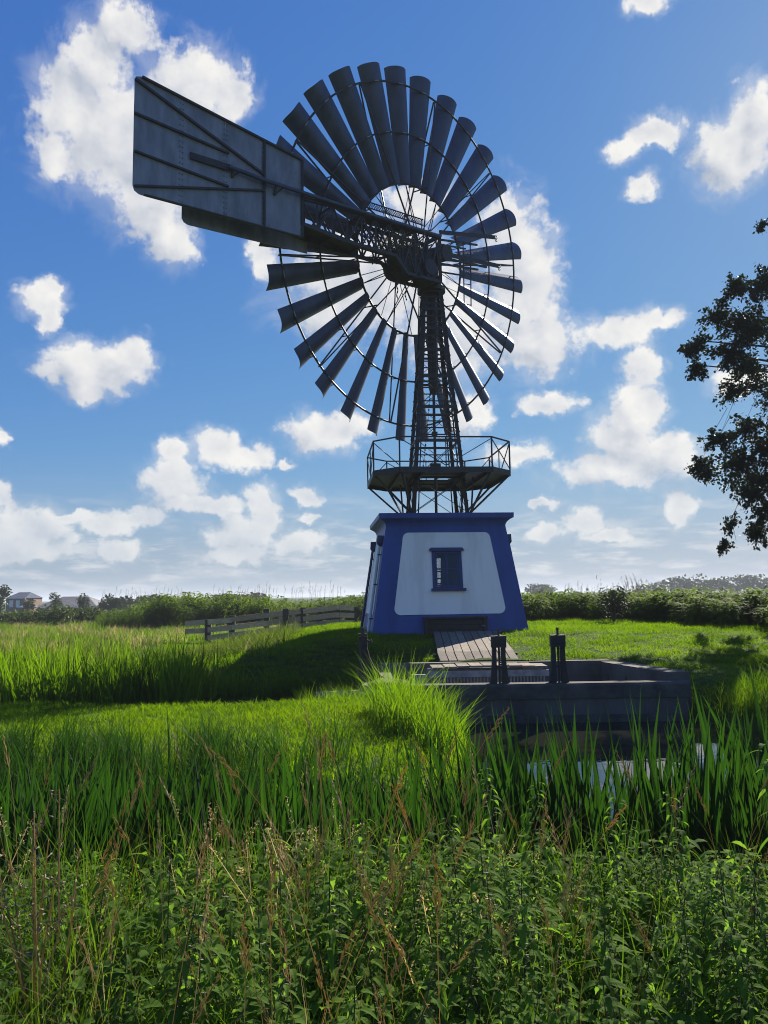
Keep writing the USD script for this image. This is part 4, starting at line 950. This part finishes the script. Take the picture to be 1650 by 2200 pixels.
instancer("rough_herbs", [("herb_patch", blades(50, .4, .42, .4, .02, .9, 3), FIELD)], p12, "rough pale herbs between the ditch and the fence", "herbs", (.6, 1.2), .1)


# leafy masses made of many leaf cards spread through a volume
def leaf_cloud(n, blobs, size, droop=0.0, shell=.55):
    """blobs: (centre, radii); leaves as folded diamonds"""
    wts = np.array([np.prod(b[1]) ** (2 / 3) for b in blobs]); wts /= wts.sum()
    ix = RNG.choice(len(blobs), n, p=wts); C = np.array([b[0] for b in blobs])[ix]; Rr = np.array([b[1] for b in blobs])[ix]
    d = RNG.normal(size=(n, 3)); d /= np.linalg.norm(d, axis=1, keepdims=True); r_ = RNG.random(n) ** shell
    c = C + d * Rr * r_[:, None]
    a = RNG.normal(size=(n, 3)); a[:, 2] = a[:, 2] * .6 - droop; a /= np.linalg.norm(a, axis=1, keepdims=True)
    b = np.cross(a, RNG.normal(size=(n, 3))); b /= np.linalg.norm(b, axis=1, keepdims=True); nn = np.cross(a, b)
    s_ = size * RNG.uniform(.6, 1.3, (n, 1))
    v = np.stack([c - a * s_ * .5, c + b * s_ * .30 + nn * s_ * .08, c + a * s_ * .5, c - b * s_ * .30 + nn * s_ * .08], 1).reshape(-1, 3)
    k = np.arange(n)[:, None] * 4
    return v, np.vstack([k + [0, 1, 2], k + [0, 2, 3]])


def far_tree(x, y, w, h, label, grp, z0=0.2, trunk=.25, n=700, m_=FARLEAF, name="far_tree", spread=5):
    t = Thing(name, (x, y, z0), label, "tree", grp)
    t.part("trunk", MB().tube([(x, y, z0 - .3), (x, y, z0 + h * .35), (x + .1 * w, y, z0 + h * .75)], [w * .045 + .06, w * .035 + .04, .03], 6), BARK)
    bl = []
    for i in range(spread):
        a = RNG.uniform(0, 6.28); q = RNG.random()
        bl.append((V(x + math.cos(a) * w * .26, y + math.sin(a) * w * .26, z0 + h * (trunk + .14 + (0.68 - trunk) * q)), V(w * .3, w * .3, h * .2) * RNG.uniform(.7, 1.1)))
    bl.append((V(x, y, z0 + h * (.5 + trunk * .5)), V(w * .36, w * .36, h * (1 - trunk) * .46)))
    v, f = leaf_cloud(n, bl, w * .11 + .08)
    t.part("crown", MB().raw(v, f), m_)


def px_xy(px, d): return (px - 825) / 1653.0 * d


ORD = ["first", "second", "third", "fourth", "fifth", "sixth", "seventh", "eighth", "ninth", "tenth", "eleventh", "twelfth", "thirteenth", "fourteenth", "fifteenth"]
G1 = "trees on the far right horizon"
for it, (px, d, w, h) in enumerate(((1140, 330, 9, 5.2), (1160, 340, 9, 4.8), (1180, 350, 8, 4.0), (1362, 340, 9, 4.2), (1385, 345, 9, 3.6), (1412, 340, 9, 4.6), (1436, 345, 12, 7.0), (1462, 350, 14, 8.2), (1494, 345, 14, 8.4), (1520, 350, 12, 6.4), (1552, 340, 12, 7.2), (1577, 345, 9, 5.2), (1600, 350, 14, 7.6), (1625, 345, 13, 7.9), (1648, 350, 10, 6.5))):
    far_tree(px_xy(px, d), d, w, h + 1.6, f"hazy far tree on the right horizon, {ORD[it]} to the right of the pump house", G1, trunk=.05, n=420)
far_tree(px_xy(3, 118), 118, 3.4, 4.6, "leafy tree at the left photo edge before the farm houses", None, trunk=.1, n=700, name="farm_tree")
far_tree(px_xy(62, 128), 128, 2.4, 2.6, "small round tree between the two farm houses", None, trunk=.1, n=500, name="farm_tree")
far_tree(px_xy(120, 112), 112, 1.9, 3.5, "slim bushy tree in front of the long barn roof", None, trunk=.1, n=600, name="farm_tree")
far_tree(px_xy(180, 112), 112, 2.0, 3.3, "slim bushy tree beside the right end of the barn roof", None, trunk=.15, n=600, name="farm_tree")
far_tree(px_xy(236, 125), 125, 4.2, 3.1, "round dark tree standing left of the reed belt", None, trunk=.05, n=1000, name="farm_tree")
for it, (px, d, w, h) in enumerate(((275, 150, 6, 2.9), (312, 155, 6, 3.0), (345, 160, 6, 2.9), (480, 190, 8, 3.4), (510, 200, 8, 3.2), (550, 220, 10, 3.6))):
    far_tree(px_xy(px, d), d, w, h, f"low dark tree just above the left reed belt, {ORD[it]} right of the round tree", "low trees behind the left reed belt", trunk=.02, n=420)


def bush(x, y, w, h, label, m_=BUSH, n=900, grp=None, size=.16, name="bush"):
    z = float(height(x, y)); t = Thing(name, (x, y, z), label, "bush", grp)
    st = MB()
    for i in range(5):
        a = RNG.uniform(0, 6.28); st.tube([(x, y, z - .1), (x + math.cos(a) * w * .3, y + math.sin(a) * w * .3, z + h * .7)], [.03, .012], 5)
    t.part("stems", st, BARK)
    bl = [(V(x + RNG.uniform(-.3, .3) * w, y + RNG.uniform(-.3, .3) * w, z + h * RNG.uniform(.3, .65)), V(w * .34, w * .34, h * .36)) for _ in range(6)]
    v, f = leaf_cloud(n, bl, size); t.part("foliage", MB().raw(v, f), m_)


GB = "pale bushes along the left meadow edge"
for it, (px, d, w, h) in enumerate(((12, 64, 2.6, 1.3), (45, 62, 2.8, 1.4), (82, 61, 2.8, 1.5), (172, 62, 2.6, 1.7), (205, 64, 2.4, 1.5))):
    bush(px_xy(px, d), d, w, h, f"pale green bush along the far meadow edge, {ORD[it]} from the left photo edge", grp=GB, size=.22)
bush(px_xy(128, 60), 60, 3.4, 1.9, "largest dark bush below the barn roof", size=.22, n=1200)
bush(px_xy(1312, 25.5), 25.5, 1.05, 1.5, "dark shrub among the reeds right of the pump house", TLEAF, 1500, size=.08)


def house_far(name, px0, px1, d, wall_h, roof_h, label, wm, rm, depth=8, hip=.22):
    x0, x1 = px_xy(px0, d), px_xy(px1, d); y0, y1 = d, d + depth; z = .2
    t = Thing(name, ((x0 + x1) / 2, d, z), label, "house")
    wl = t.part("wall", MB().box(((x0 + x1) / 2, (y0 + y1) / 2, z + wall_h / 2 - .2), (x1 - x0 - .4, depth - .4, wall_h + .4)), wm)
    ym = (y0 + y1) / 2; hx = (x1 - x0) * hip
    t.part("roof", MB().raw([(x0, y0, z + wall_h), (x1, y0, z + wall_h), (x1, y1, z + wall_h), (x0, y1, z + wall_h), (x0 + hx, ym, z + wall_h + roof_h), (x1 - hx, ym, z + wall_h + roof_h)], [[0, 1, 5, 4], [2, 3, 4, 5], [1, 2, 5, 5], [3, 0, 4, 4], [0, 3, 2, 1]]), rm)
    t.part("gutter", MB().bar((x0 - .1, y0 - .08, z + wall_h), (x1 + .1, y0 - .08, z + wall_h), .16, .14), TRIM)
    return t, wl, (x0, x1, y0, z)


t, wl, b_ = house_far("farm_house", 12, 56, 150, 2.6, 1.2, "grey house with low bluish roof at the left edge of the photo", BRICK, BROOF)
for q in (.3, .62): t.part("window", MB().box((b_[0] * (1 - q) + b_[1] * q, b_[2] + .18, 1.75), (.75, .1, 1.3)), TRIM, under=wl)
t, wl, b_ = house_far("barn", 70, 210, 140, .75, 2.0, "long low barn with grey tiled roof behind the bushes", BRICK, ROOFT, 10, .30)
t, wl, b_ = house_far("shed", 40, 56, 132, 1.0, .6, "small shed gable with pale edge between house and barn", BRICK, ROOFT, 5, .5)

# ------------------------------------------------------------------ the big tree at the right
TX, TY = 16.2, 23.0
tree = Thing("overhanging_tree", (TX, TY, .7), "large dark tree whose drooping branches hang in from the right", "tree")
CL = [(10.24,10.81,.67,.6),(11.08,11.08,.67,.67),(9.78,10.11,.6,.47),(9.33,9.4,.53,.33),(10.59,9.95,.8,.8),(11.28,9.94,.8,.8),(10.13,9.11,.67,.67),(9.03,9.06,.33,.2),(10.92,8.68,.8,.8),(9.42,8.7,.4,.33),(11.26,7.69,.67,.67),(10.33,7.99,.53,.4),(10.53,6.87,.8,.47),(11.03,6.32,.8,.8),(9.69,6.48,.67,.47),(9.38,5.8,.53,.53),(10.19,5.78,.8,.8),(10.97,5.36,.8,.8),(9.09,5.39,.27,.27),(10.39,4.83,.53,.53),(10.9,4.42,.53,.53),(10.07,4.03,.27,.53),(9.84,3.5,.13,.33),(10.86,3.88,.4,.53),(11.57,13.1,.2,.2)]
blobs = [(V(x, 22 + RNG.uniform(-.7, .7), z), V(w * .9, max(w, .4) * 1.2, h * .9)) for x, z, w, h in CL]
for i in range(46):
    a = RNG.uniform(0, 6.28); e = RNG.uniform(-.75, 1); R_ = math.sqrt(max(0, 1 - (e * .95) ** 2)) * 3.1
    c = V(TX + math.cos(a) * R_, TY + math.sin(a) * R_ * 1.25, 8.4 + e * 4.6)
    if c[0] > 11.6: blobs.append((c, V(1, 1, .75) * RNG.uniform(.8, 1.25)))
trk = MB().tube([(TX, TY, -.2), (TX + .1, TY, 2.5), (TX - .1, TY + .1, 6), (TX, TY, 10), (TX, TY, 12.5)], [.42, .34, .26, .13, .04], 10)
tree.part("trunk", trk, BARK, smooth=True)
lb = MB()
for c, r_ in blobs:
    z0 = min(max(c[2] - RNG.uniform(.5, 2.2), 2.2), 11); s_ = V(TX, TY, z0)
    if c[0] < 11.6 and c[2] < 7: s_ = c + V(.9, RNG.uniform(-.3, .3), 1.8)
    mid = (s_ + c) / 2 + V(0, 0, .7 if c[2] > 7 else .2); lb.tube([s_, mid, c + V(0, 0, .2)], [.09, .045, .015] if c[2] > 7 else [.007, .006, .004], 4)
    for j in range(4):
        e = c + np.clip(RNG.normal(size=3), -1.2, 1.2) * r_ * .45; lb.tube([c + V(0, 0, .2), (c + e) / 2 + V(0, 0, .1), e - V(0, 0, .15)], [.014, .009, .004], 3)
CV, CF, ck = [], [], 0
for c, r_ in blobs:
    nt = int(14 + 20 * r_[0] * r_[1] * r_[2] / .35) if r_[0] > .3 else 6
    for j in range(min(nt, 42)):
        d = unit(RNG.normal(size=3) + V(-.25 if c[0] < 11.6 else 0, 0, .1)); L2 = RNG.uniform(.5, 1.25)
        e = c + d * r_ * L2
        tw = np.array([c + (e - c) * q + V(0, 0, .10 * q - .42 * r_[2] * q * q) for q in (0, .35, .7, 1.0)])
        lb.tube(tw, [.008, .006, .004, .002], 3, cap=False)
        m_ = int(26 + 20 * RNG.random()); q = RNG.random(m_) ** .7 * 3; i0 = np.minimum(q.astype(int), 2); p = tw[i0] + (tw[i0 + 1] - tw[i0]) * (q - i0)[:, None] + RNG.normal(0, .055, (m_, 3))
        a = RNG.normal(size=(m_, 3)) * .7 + unit(e - c) - V(0, 0, .35); a /= np.linalg.norm(a, axis=1, keepdims=True); b = np.cross(a, RNG.normal(size=(m_, 3))); b /= np.linalg.norm(b, axis=1, keepdims=True); nn = np.cross(a, b)
        sz = .115 * RNG.uniform(.6, 1.25, (m_, 1))
        CV.append(np.stack([p - a * sz * .5, p + b * sz * .3 + nn * sz * .08, p + a * sz * .5, p - b * sz * .3 + nn * sz * .08], 1).reshape(-1, 3))
        k = np.arange(m_)[:, None] * 4 + ck; CF.append(np.vstack([k + [0, 1, 2], k + [0, 2, 3]])); ck += 4 * m_
v, f = np.vstack(CV), np.vstack(CF)
tree.part("limbs", lb, BARK)
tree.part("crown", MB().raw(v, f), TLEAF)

# ------------------------------------------------------------------ foreground plants
def nettle_leaf(L_, wd, droop):
    """toothed, folded, drooping leaf along +x"""
    xs = np.array([0, .12, .25, .4, .55, .7, .85, 1.0]); prof_ = np.array([.06, .75, 1.0, .92, .78, .55, .3, 0.0]); tooth = np.array([0, .1, -.06, .1, -.06, .08, -.04, 0])
    v = []
    for x, p, t in zip(xs, prof_, tooth):
        z = .18 * x * L_ - droop * L_ * x * x; w_ = wd / 2 * (p + t * 1.2)
        v += [(x * L_, w_, z + .20 * w_), (x * L_, 0, z), (x * L_, -w_, z + .20 * w_)]
    f = []
    for i in range(7):
        b = 3 * i
        for j in (0, 1): f += [[b + j, b + j + 1, b + 4 + j], [b + j, b + 4 + j, b + 3 + j]]
    return np.array(v), np.array(f)


def rotz(v, a): c, s_ = math.cos(a), math.sin(a); return v @ np.array([[c, s_, 0], [-s_, c, 0], [0, 0, 1]])


def make_nettle(h):
    lean = RNG.normal(0, .10, 2)
    cen = lambda z: V(lean[0] * z * z / h, lean[1] * z * z / h, z)
    st = MB().tube([cen(z) for z in np.linspace(-.1, h, 7)], np.linspace(.0055, .002, 7), 4, cap=False)
    lf, ct = MB(), MB(); z, k = h * .12, 0
    while z < h:
        q = z / h; L_ = (.108 - .052 * q ** 2.0) * RNG.uniform(.8, 1.2) * (1 if q > .2 else .7); a0 = k * math.pi / 2 + RNG.normal(0, .2)
        for s_ in (0, 1):
            v, f = nettle_leaf(L_ * 1.05, L_ * RNG.uniform(.36, .46), RNG.uniform(.6, 1.4) * (1.1 - .4 * q))
            v = v + V(.022, 0, .004); lf.raw(rotz(v, a0 + s_ * math.pi + RNG.normal(0, .15)) + cen(z), f)
        if .45 < q < .95 and RNG.random() < .75:
            for s_ in range(5):
                a = RNG.uniform(0, 6.28); d = V(math.cos(a), math.sin(a), 0); l2 = RNG.uniform(.03, .065)
                ct.tube([cen(z), cen(z) + d * l2 * .6 + V(0, 0, -.2 * l2), cen(z) + d * l2 - V(0, 0, l2 * .9)], [.0008, .0014, .0008], 3, cap=False)
        z += h * (.070 - .038 * q); k += 1
    return st, lf, ct




def class_prim(name, parts):
    path = "/World/Looks/class_" + name
    stage.CreateClassPrim(path); x = path
    for pn, mb, m_ in parts:
        v, f = mb.data(); mm = usdkit.mesh(stage, numbered(f"{path}/{pn}"), (v, f), m_)
        if pn != "stem": setdata(mm.GetPrim(), kind="stuff")
    return path


def place(name, cls, x, y, z, rz, sc, tilt=(0, 0), label=None, cat=None, group=None):
    p = numbered("/World/" + name); xf = UsdGeom.Xform.Define(stage, p); pr = xf.GetPrim()
    pr.GetReferences().AddInternalReference(cls); pr.SetInstanceable(True)
    xf.AddTranslateOp().Set(Gf.Vec3d(float(x), float(y), float(z))); xf.AddRotateXYZOp().Set(Gf.Vec3f(float(tilt[0]), float(tilt[1]), float(rz))); xf.AddScaleOp().Set(Gf.Vec3f(float(sc), float(sc), float(sc)))
    setdata(pr, label, cat, group)


NCL = []
for i in range(6):
    st, lf, ct = make_nettle(RNG.uniform(.85, 1.05)); NCL.append(class_prim(f"nettle_{'abcdef'[i]}", [("stem", st, NSTEM), ("leaves", lf, NETTLE), ("catkins", ct, PLUME)]))


def dry_stalk(h):
    lean = V(RNG.uniform(-.5, .3), RNG.uniform(-.2, .2), 0)
    pts_ = [lean * h * q * q + V(0, 0, h * q * (1 - .12 * q)) for q in np.linspace(0, 1, 8)]
    st = MB().tube(pts_, np.linspace(.0019, .0009, 8), 3, cap=False); hd = MB()
    tip, dr = pts_[-1], unit(pts_[-1] - pts_[-2])
    for j in range(22):
        b = tip - dr * j * .009; d = unit(RNG.normal(size=3)); l2 = .010 + .0012 * j
        hd.tube([b, b + (dr * .6 + d * .4) * l2, b + (dr * 1.4 + d * .5) * l2 - V(0, 0, .003)], [.0008, .0021, .0006], 3, cap=False)
    return st, hd


SCL = []
for i in range(5):
    st, hd = dry_stalk(RNG.uniform(.95, 1.25)); SCL.append(class_prim(f"stalk_{'abcde'[i]}", [("stem", st, DRY), ("seed_head", hd, DRY)]))

weed_p = [("weed_tuft", blades(36, .17, .40, .4, .008, .8, 4), WEED) for _ in range(3)] + [("weed_tuft", blades(26, .15, .52, .35, .007, .6, 4), WEED)]
p13 = scatter(1250, -4.8, 4.8, 1.0, 4.4, lambda x, y: in_view(x, y, 2.2) & (RNG.random(len(x)) < np.interp(x / y, [-.3, .15], [.95, .5])), -1)
instancer("weed_grass", weed_p, p13, "tangled green grass filling the foreground bank", "grass", (.7, 1.25), .12)
def seed_patch(n, R, h):
    V_, F_, k = [], [], 0
    for i in range(n):
        a = RNG.uniform(0, 2 * np.pi); b = V(R * RNG.random() * math.cos(a), R * RNG.random() * math.sin(a), 0); hh = h * RNG.uniform(.7, 1.15); ln = V(RNG.normal(0, .16), RNG.normal(0, .16), 0)
        c = [b + ln * hh * q * q + V(0, 0, hh * (q - .08 * q * q)) for q in (0, .5, 1)]; s_ = V(.0016, .0016, 0)
        V_.append(np.array([c[0] - s_, c[0] + s_, c[1] - s_, c[1] + s_, c[2] - s_ * .5, c[2] + s_ * .5])); F_.append(np.array([[0, 1, 3], [0, 3, 2], [2, 3, 5], [2, 5, 4]]) + k); k += 6
        for j in range(34):
            q = j / 34; p = c[2] + (c[2] - c[1]) * (.42 * (q - .75)); d = unit(RNG.normal(size=3) + V(0, 0, .5)); p = p + d * RNG.uniform(.0, .022) * (1.1 - q)
            l2 = RNG.uniform(.008, .015); w_ = unit(np.cross(d, RNG.normal(size=3))) * l2 * .22
            V_.append(np.array([p, p + d * l2 * .5 + w_, p + d * l2, p + d * l2 * .5 - w_])); F_.append(np.array([[0, 1, 2], [0, 2, 3]]) + k); k += 4
    return np.vstack(V_), np.vstack(F_)


dry_p = [("dry_tuft", blades(16, .16, .50, .4, .004, .8, 4), DRY) for _ in range(3)] + [("seed_tuft", seed_patch(6, .16, .58), DRY) for _ in range(3)]
p14 = scatter(70, -3.0, 2.4, 1.6, 4.6, lambda x, y: in_view(x, y, .4), -1)
instancer("dry_tufts", dry_p, p14, "straw-coloured dead grass blades in the foreground", "grass", (.6, 1.2), .15)
low = MB()
for i in range(14):
    z = RNG.uniform(.03, .3); a = RNG.uniform(0, 6.28); v, f = nettle_leaf(RNG.uniform(.05, .08), RNG.uniform(.03, .05), .5); low.raw(rotz(v, a) + V(RNG.normal(0, .06), RNG.normal(0, .06), z), f)
p15 = scatter(1550, -4.4, 4.6, 1.0, 4.3, lambda x, y: in_view(x, y, 2.2), -1)
instancer("low_herbs", [("herb_tuft", low.data(), NETTLE)], p15, "low leafy herbs between the foreground grasses", "herbs", (.8, 1.4), .2)

GN = "stinging nettles in the foreground"
cnt = 0
while cnt < 298:
    y = RNG.uniform(1.75, 4.0); x = RNG.uniform(-.56, .56) * (y + .55)
    wgt = np.interp(x / y, [-.5, -.15, .0, .25, .5], [.22, .34, .75, 1.0, 1.0])
    if RNG.random() > wgt: continue
    z = float(height(x, y)); sc = RNG.uniform(.52, .88) * (1.0 if y > 2.4 else .85)
    if RNG.random() < (.80 if x > -.2 else .9): sc = min(sc, max(.3, (2.2 - .288 * y - z) / 1.0) * RNG.uniform(.80, 1.02) * (.62 + .85 * float(meshkit.noise(np.array([x * 1.7 + 9, y * 1.3, 0.5]), 4))))
    place("nettle", NCL[cnt % 6], x, y, z, RNG.uniform(0, 360), sc, RNG.normal(0, 4, 2), "green stinging nettle plant on the foreground bank", "nettle", GN); cnt += 1
for x, y, sc, lab in ((1.66, 3.25, 1.12, "tallest pale nettle at the right edge of the foreground"), (.62, 4.6, .84, "tall nettle rising against the irises left of the open water")):
    place("nettle", NCL[1], x, y, float(height(x, y)), 40, sc, (0, 2), lab, "nettle")
GS = "dry grass stalks in the foreground"
for i in range(130):
    y = RNG.uniform(1.9, 4.3); x = RNG.uniform(-.54, .2) * y if i % 4 else RNG.uniform(-.1, .52) * y
    place("dry_grass_stalk", SCL[i % 5], x, y, float(height(x, y)), RNG.uniform(0, 360), RNG.uniform(.65, 1.05), RNG.normal(0, 5, 2), "thin straw-coloured grass stalk with drooping seed head", "grass stalk", GS)
# dead branching dock
dock = Thing("dead_weed", (-1.25, 2.9, .55), "brown dead branching weed among the grass at the left", "weed")
st, sd = MB(), MB(); b0 = V(-1.25, 2.9, .5)
for i in range(9):
    a = RNG.uniform(0, 6.28); h_ = RNG.uniform(.6, 1.0); top = b0 + V(math.cos(a) * .16, math.sin(a) * .16, h_)
    pts_ = [b0 + V(0, 0, .05 * i), (b0 + top) / 2 + RNG.normal(0, .02, 3), top]; st.tube(pts_, [.005, .004, .002], 4, cap=False)
    for j in range(16):
        c = pts_[1] + (top - pts_[1]) * RNG.random(); d = unit(RNG.normal(size=3)) * .03; st.tube([c, c + d], .0015, 3, cap=False)
        sd.tube([c + d * .7, c + d, c + d * 1.35], [.001, .0045, .001], 4, cap=False)
dock.part("stems", st, DRY); dock.part("seed_clusters", sd, STRAW, kind="stuff")

# ------------------------------------------------------------------ thin summer haze
if HAZE:
    HZ = usdkit.material(stage, "/World/Looks/thin_haze", {"v": ("principled_volume", {"color": (0.86, 0.92, 1.0), "density": HAZE, "anisotropy": 0.1})}, [], volume="v.volume")
    single("haze", MB().box((0, 0, 9.0), (14000, 14000, 24.0)), HZ, "thin summer haze over the meadows", "haze", kind="stuff")
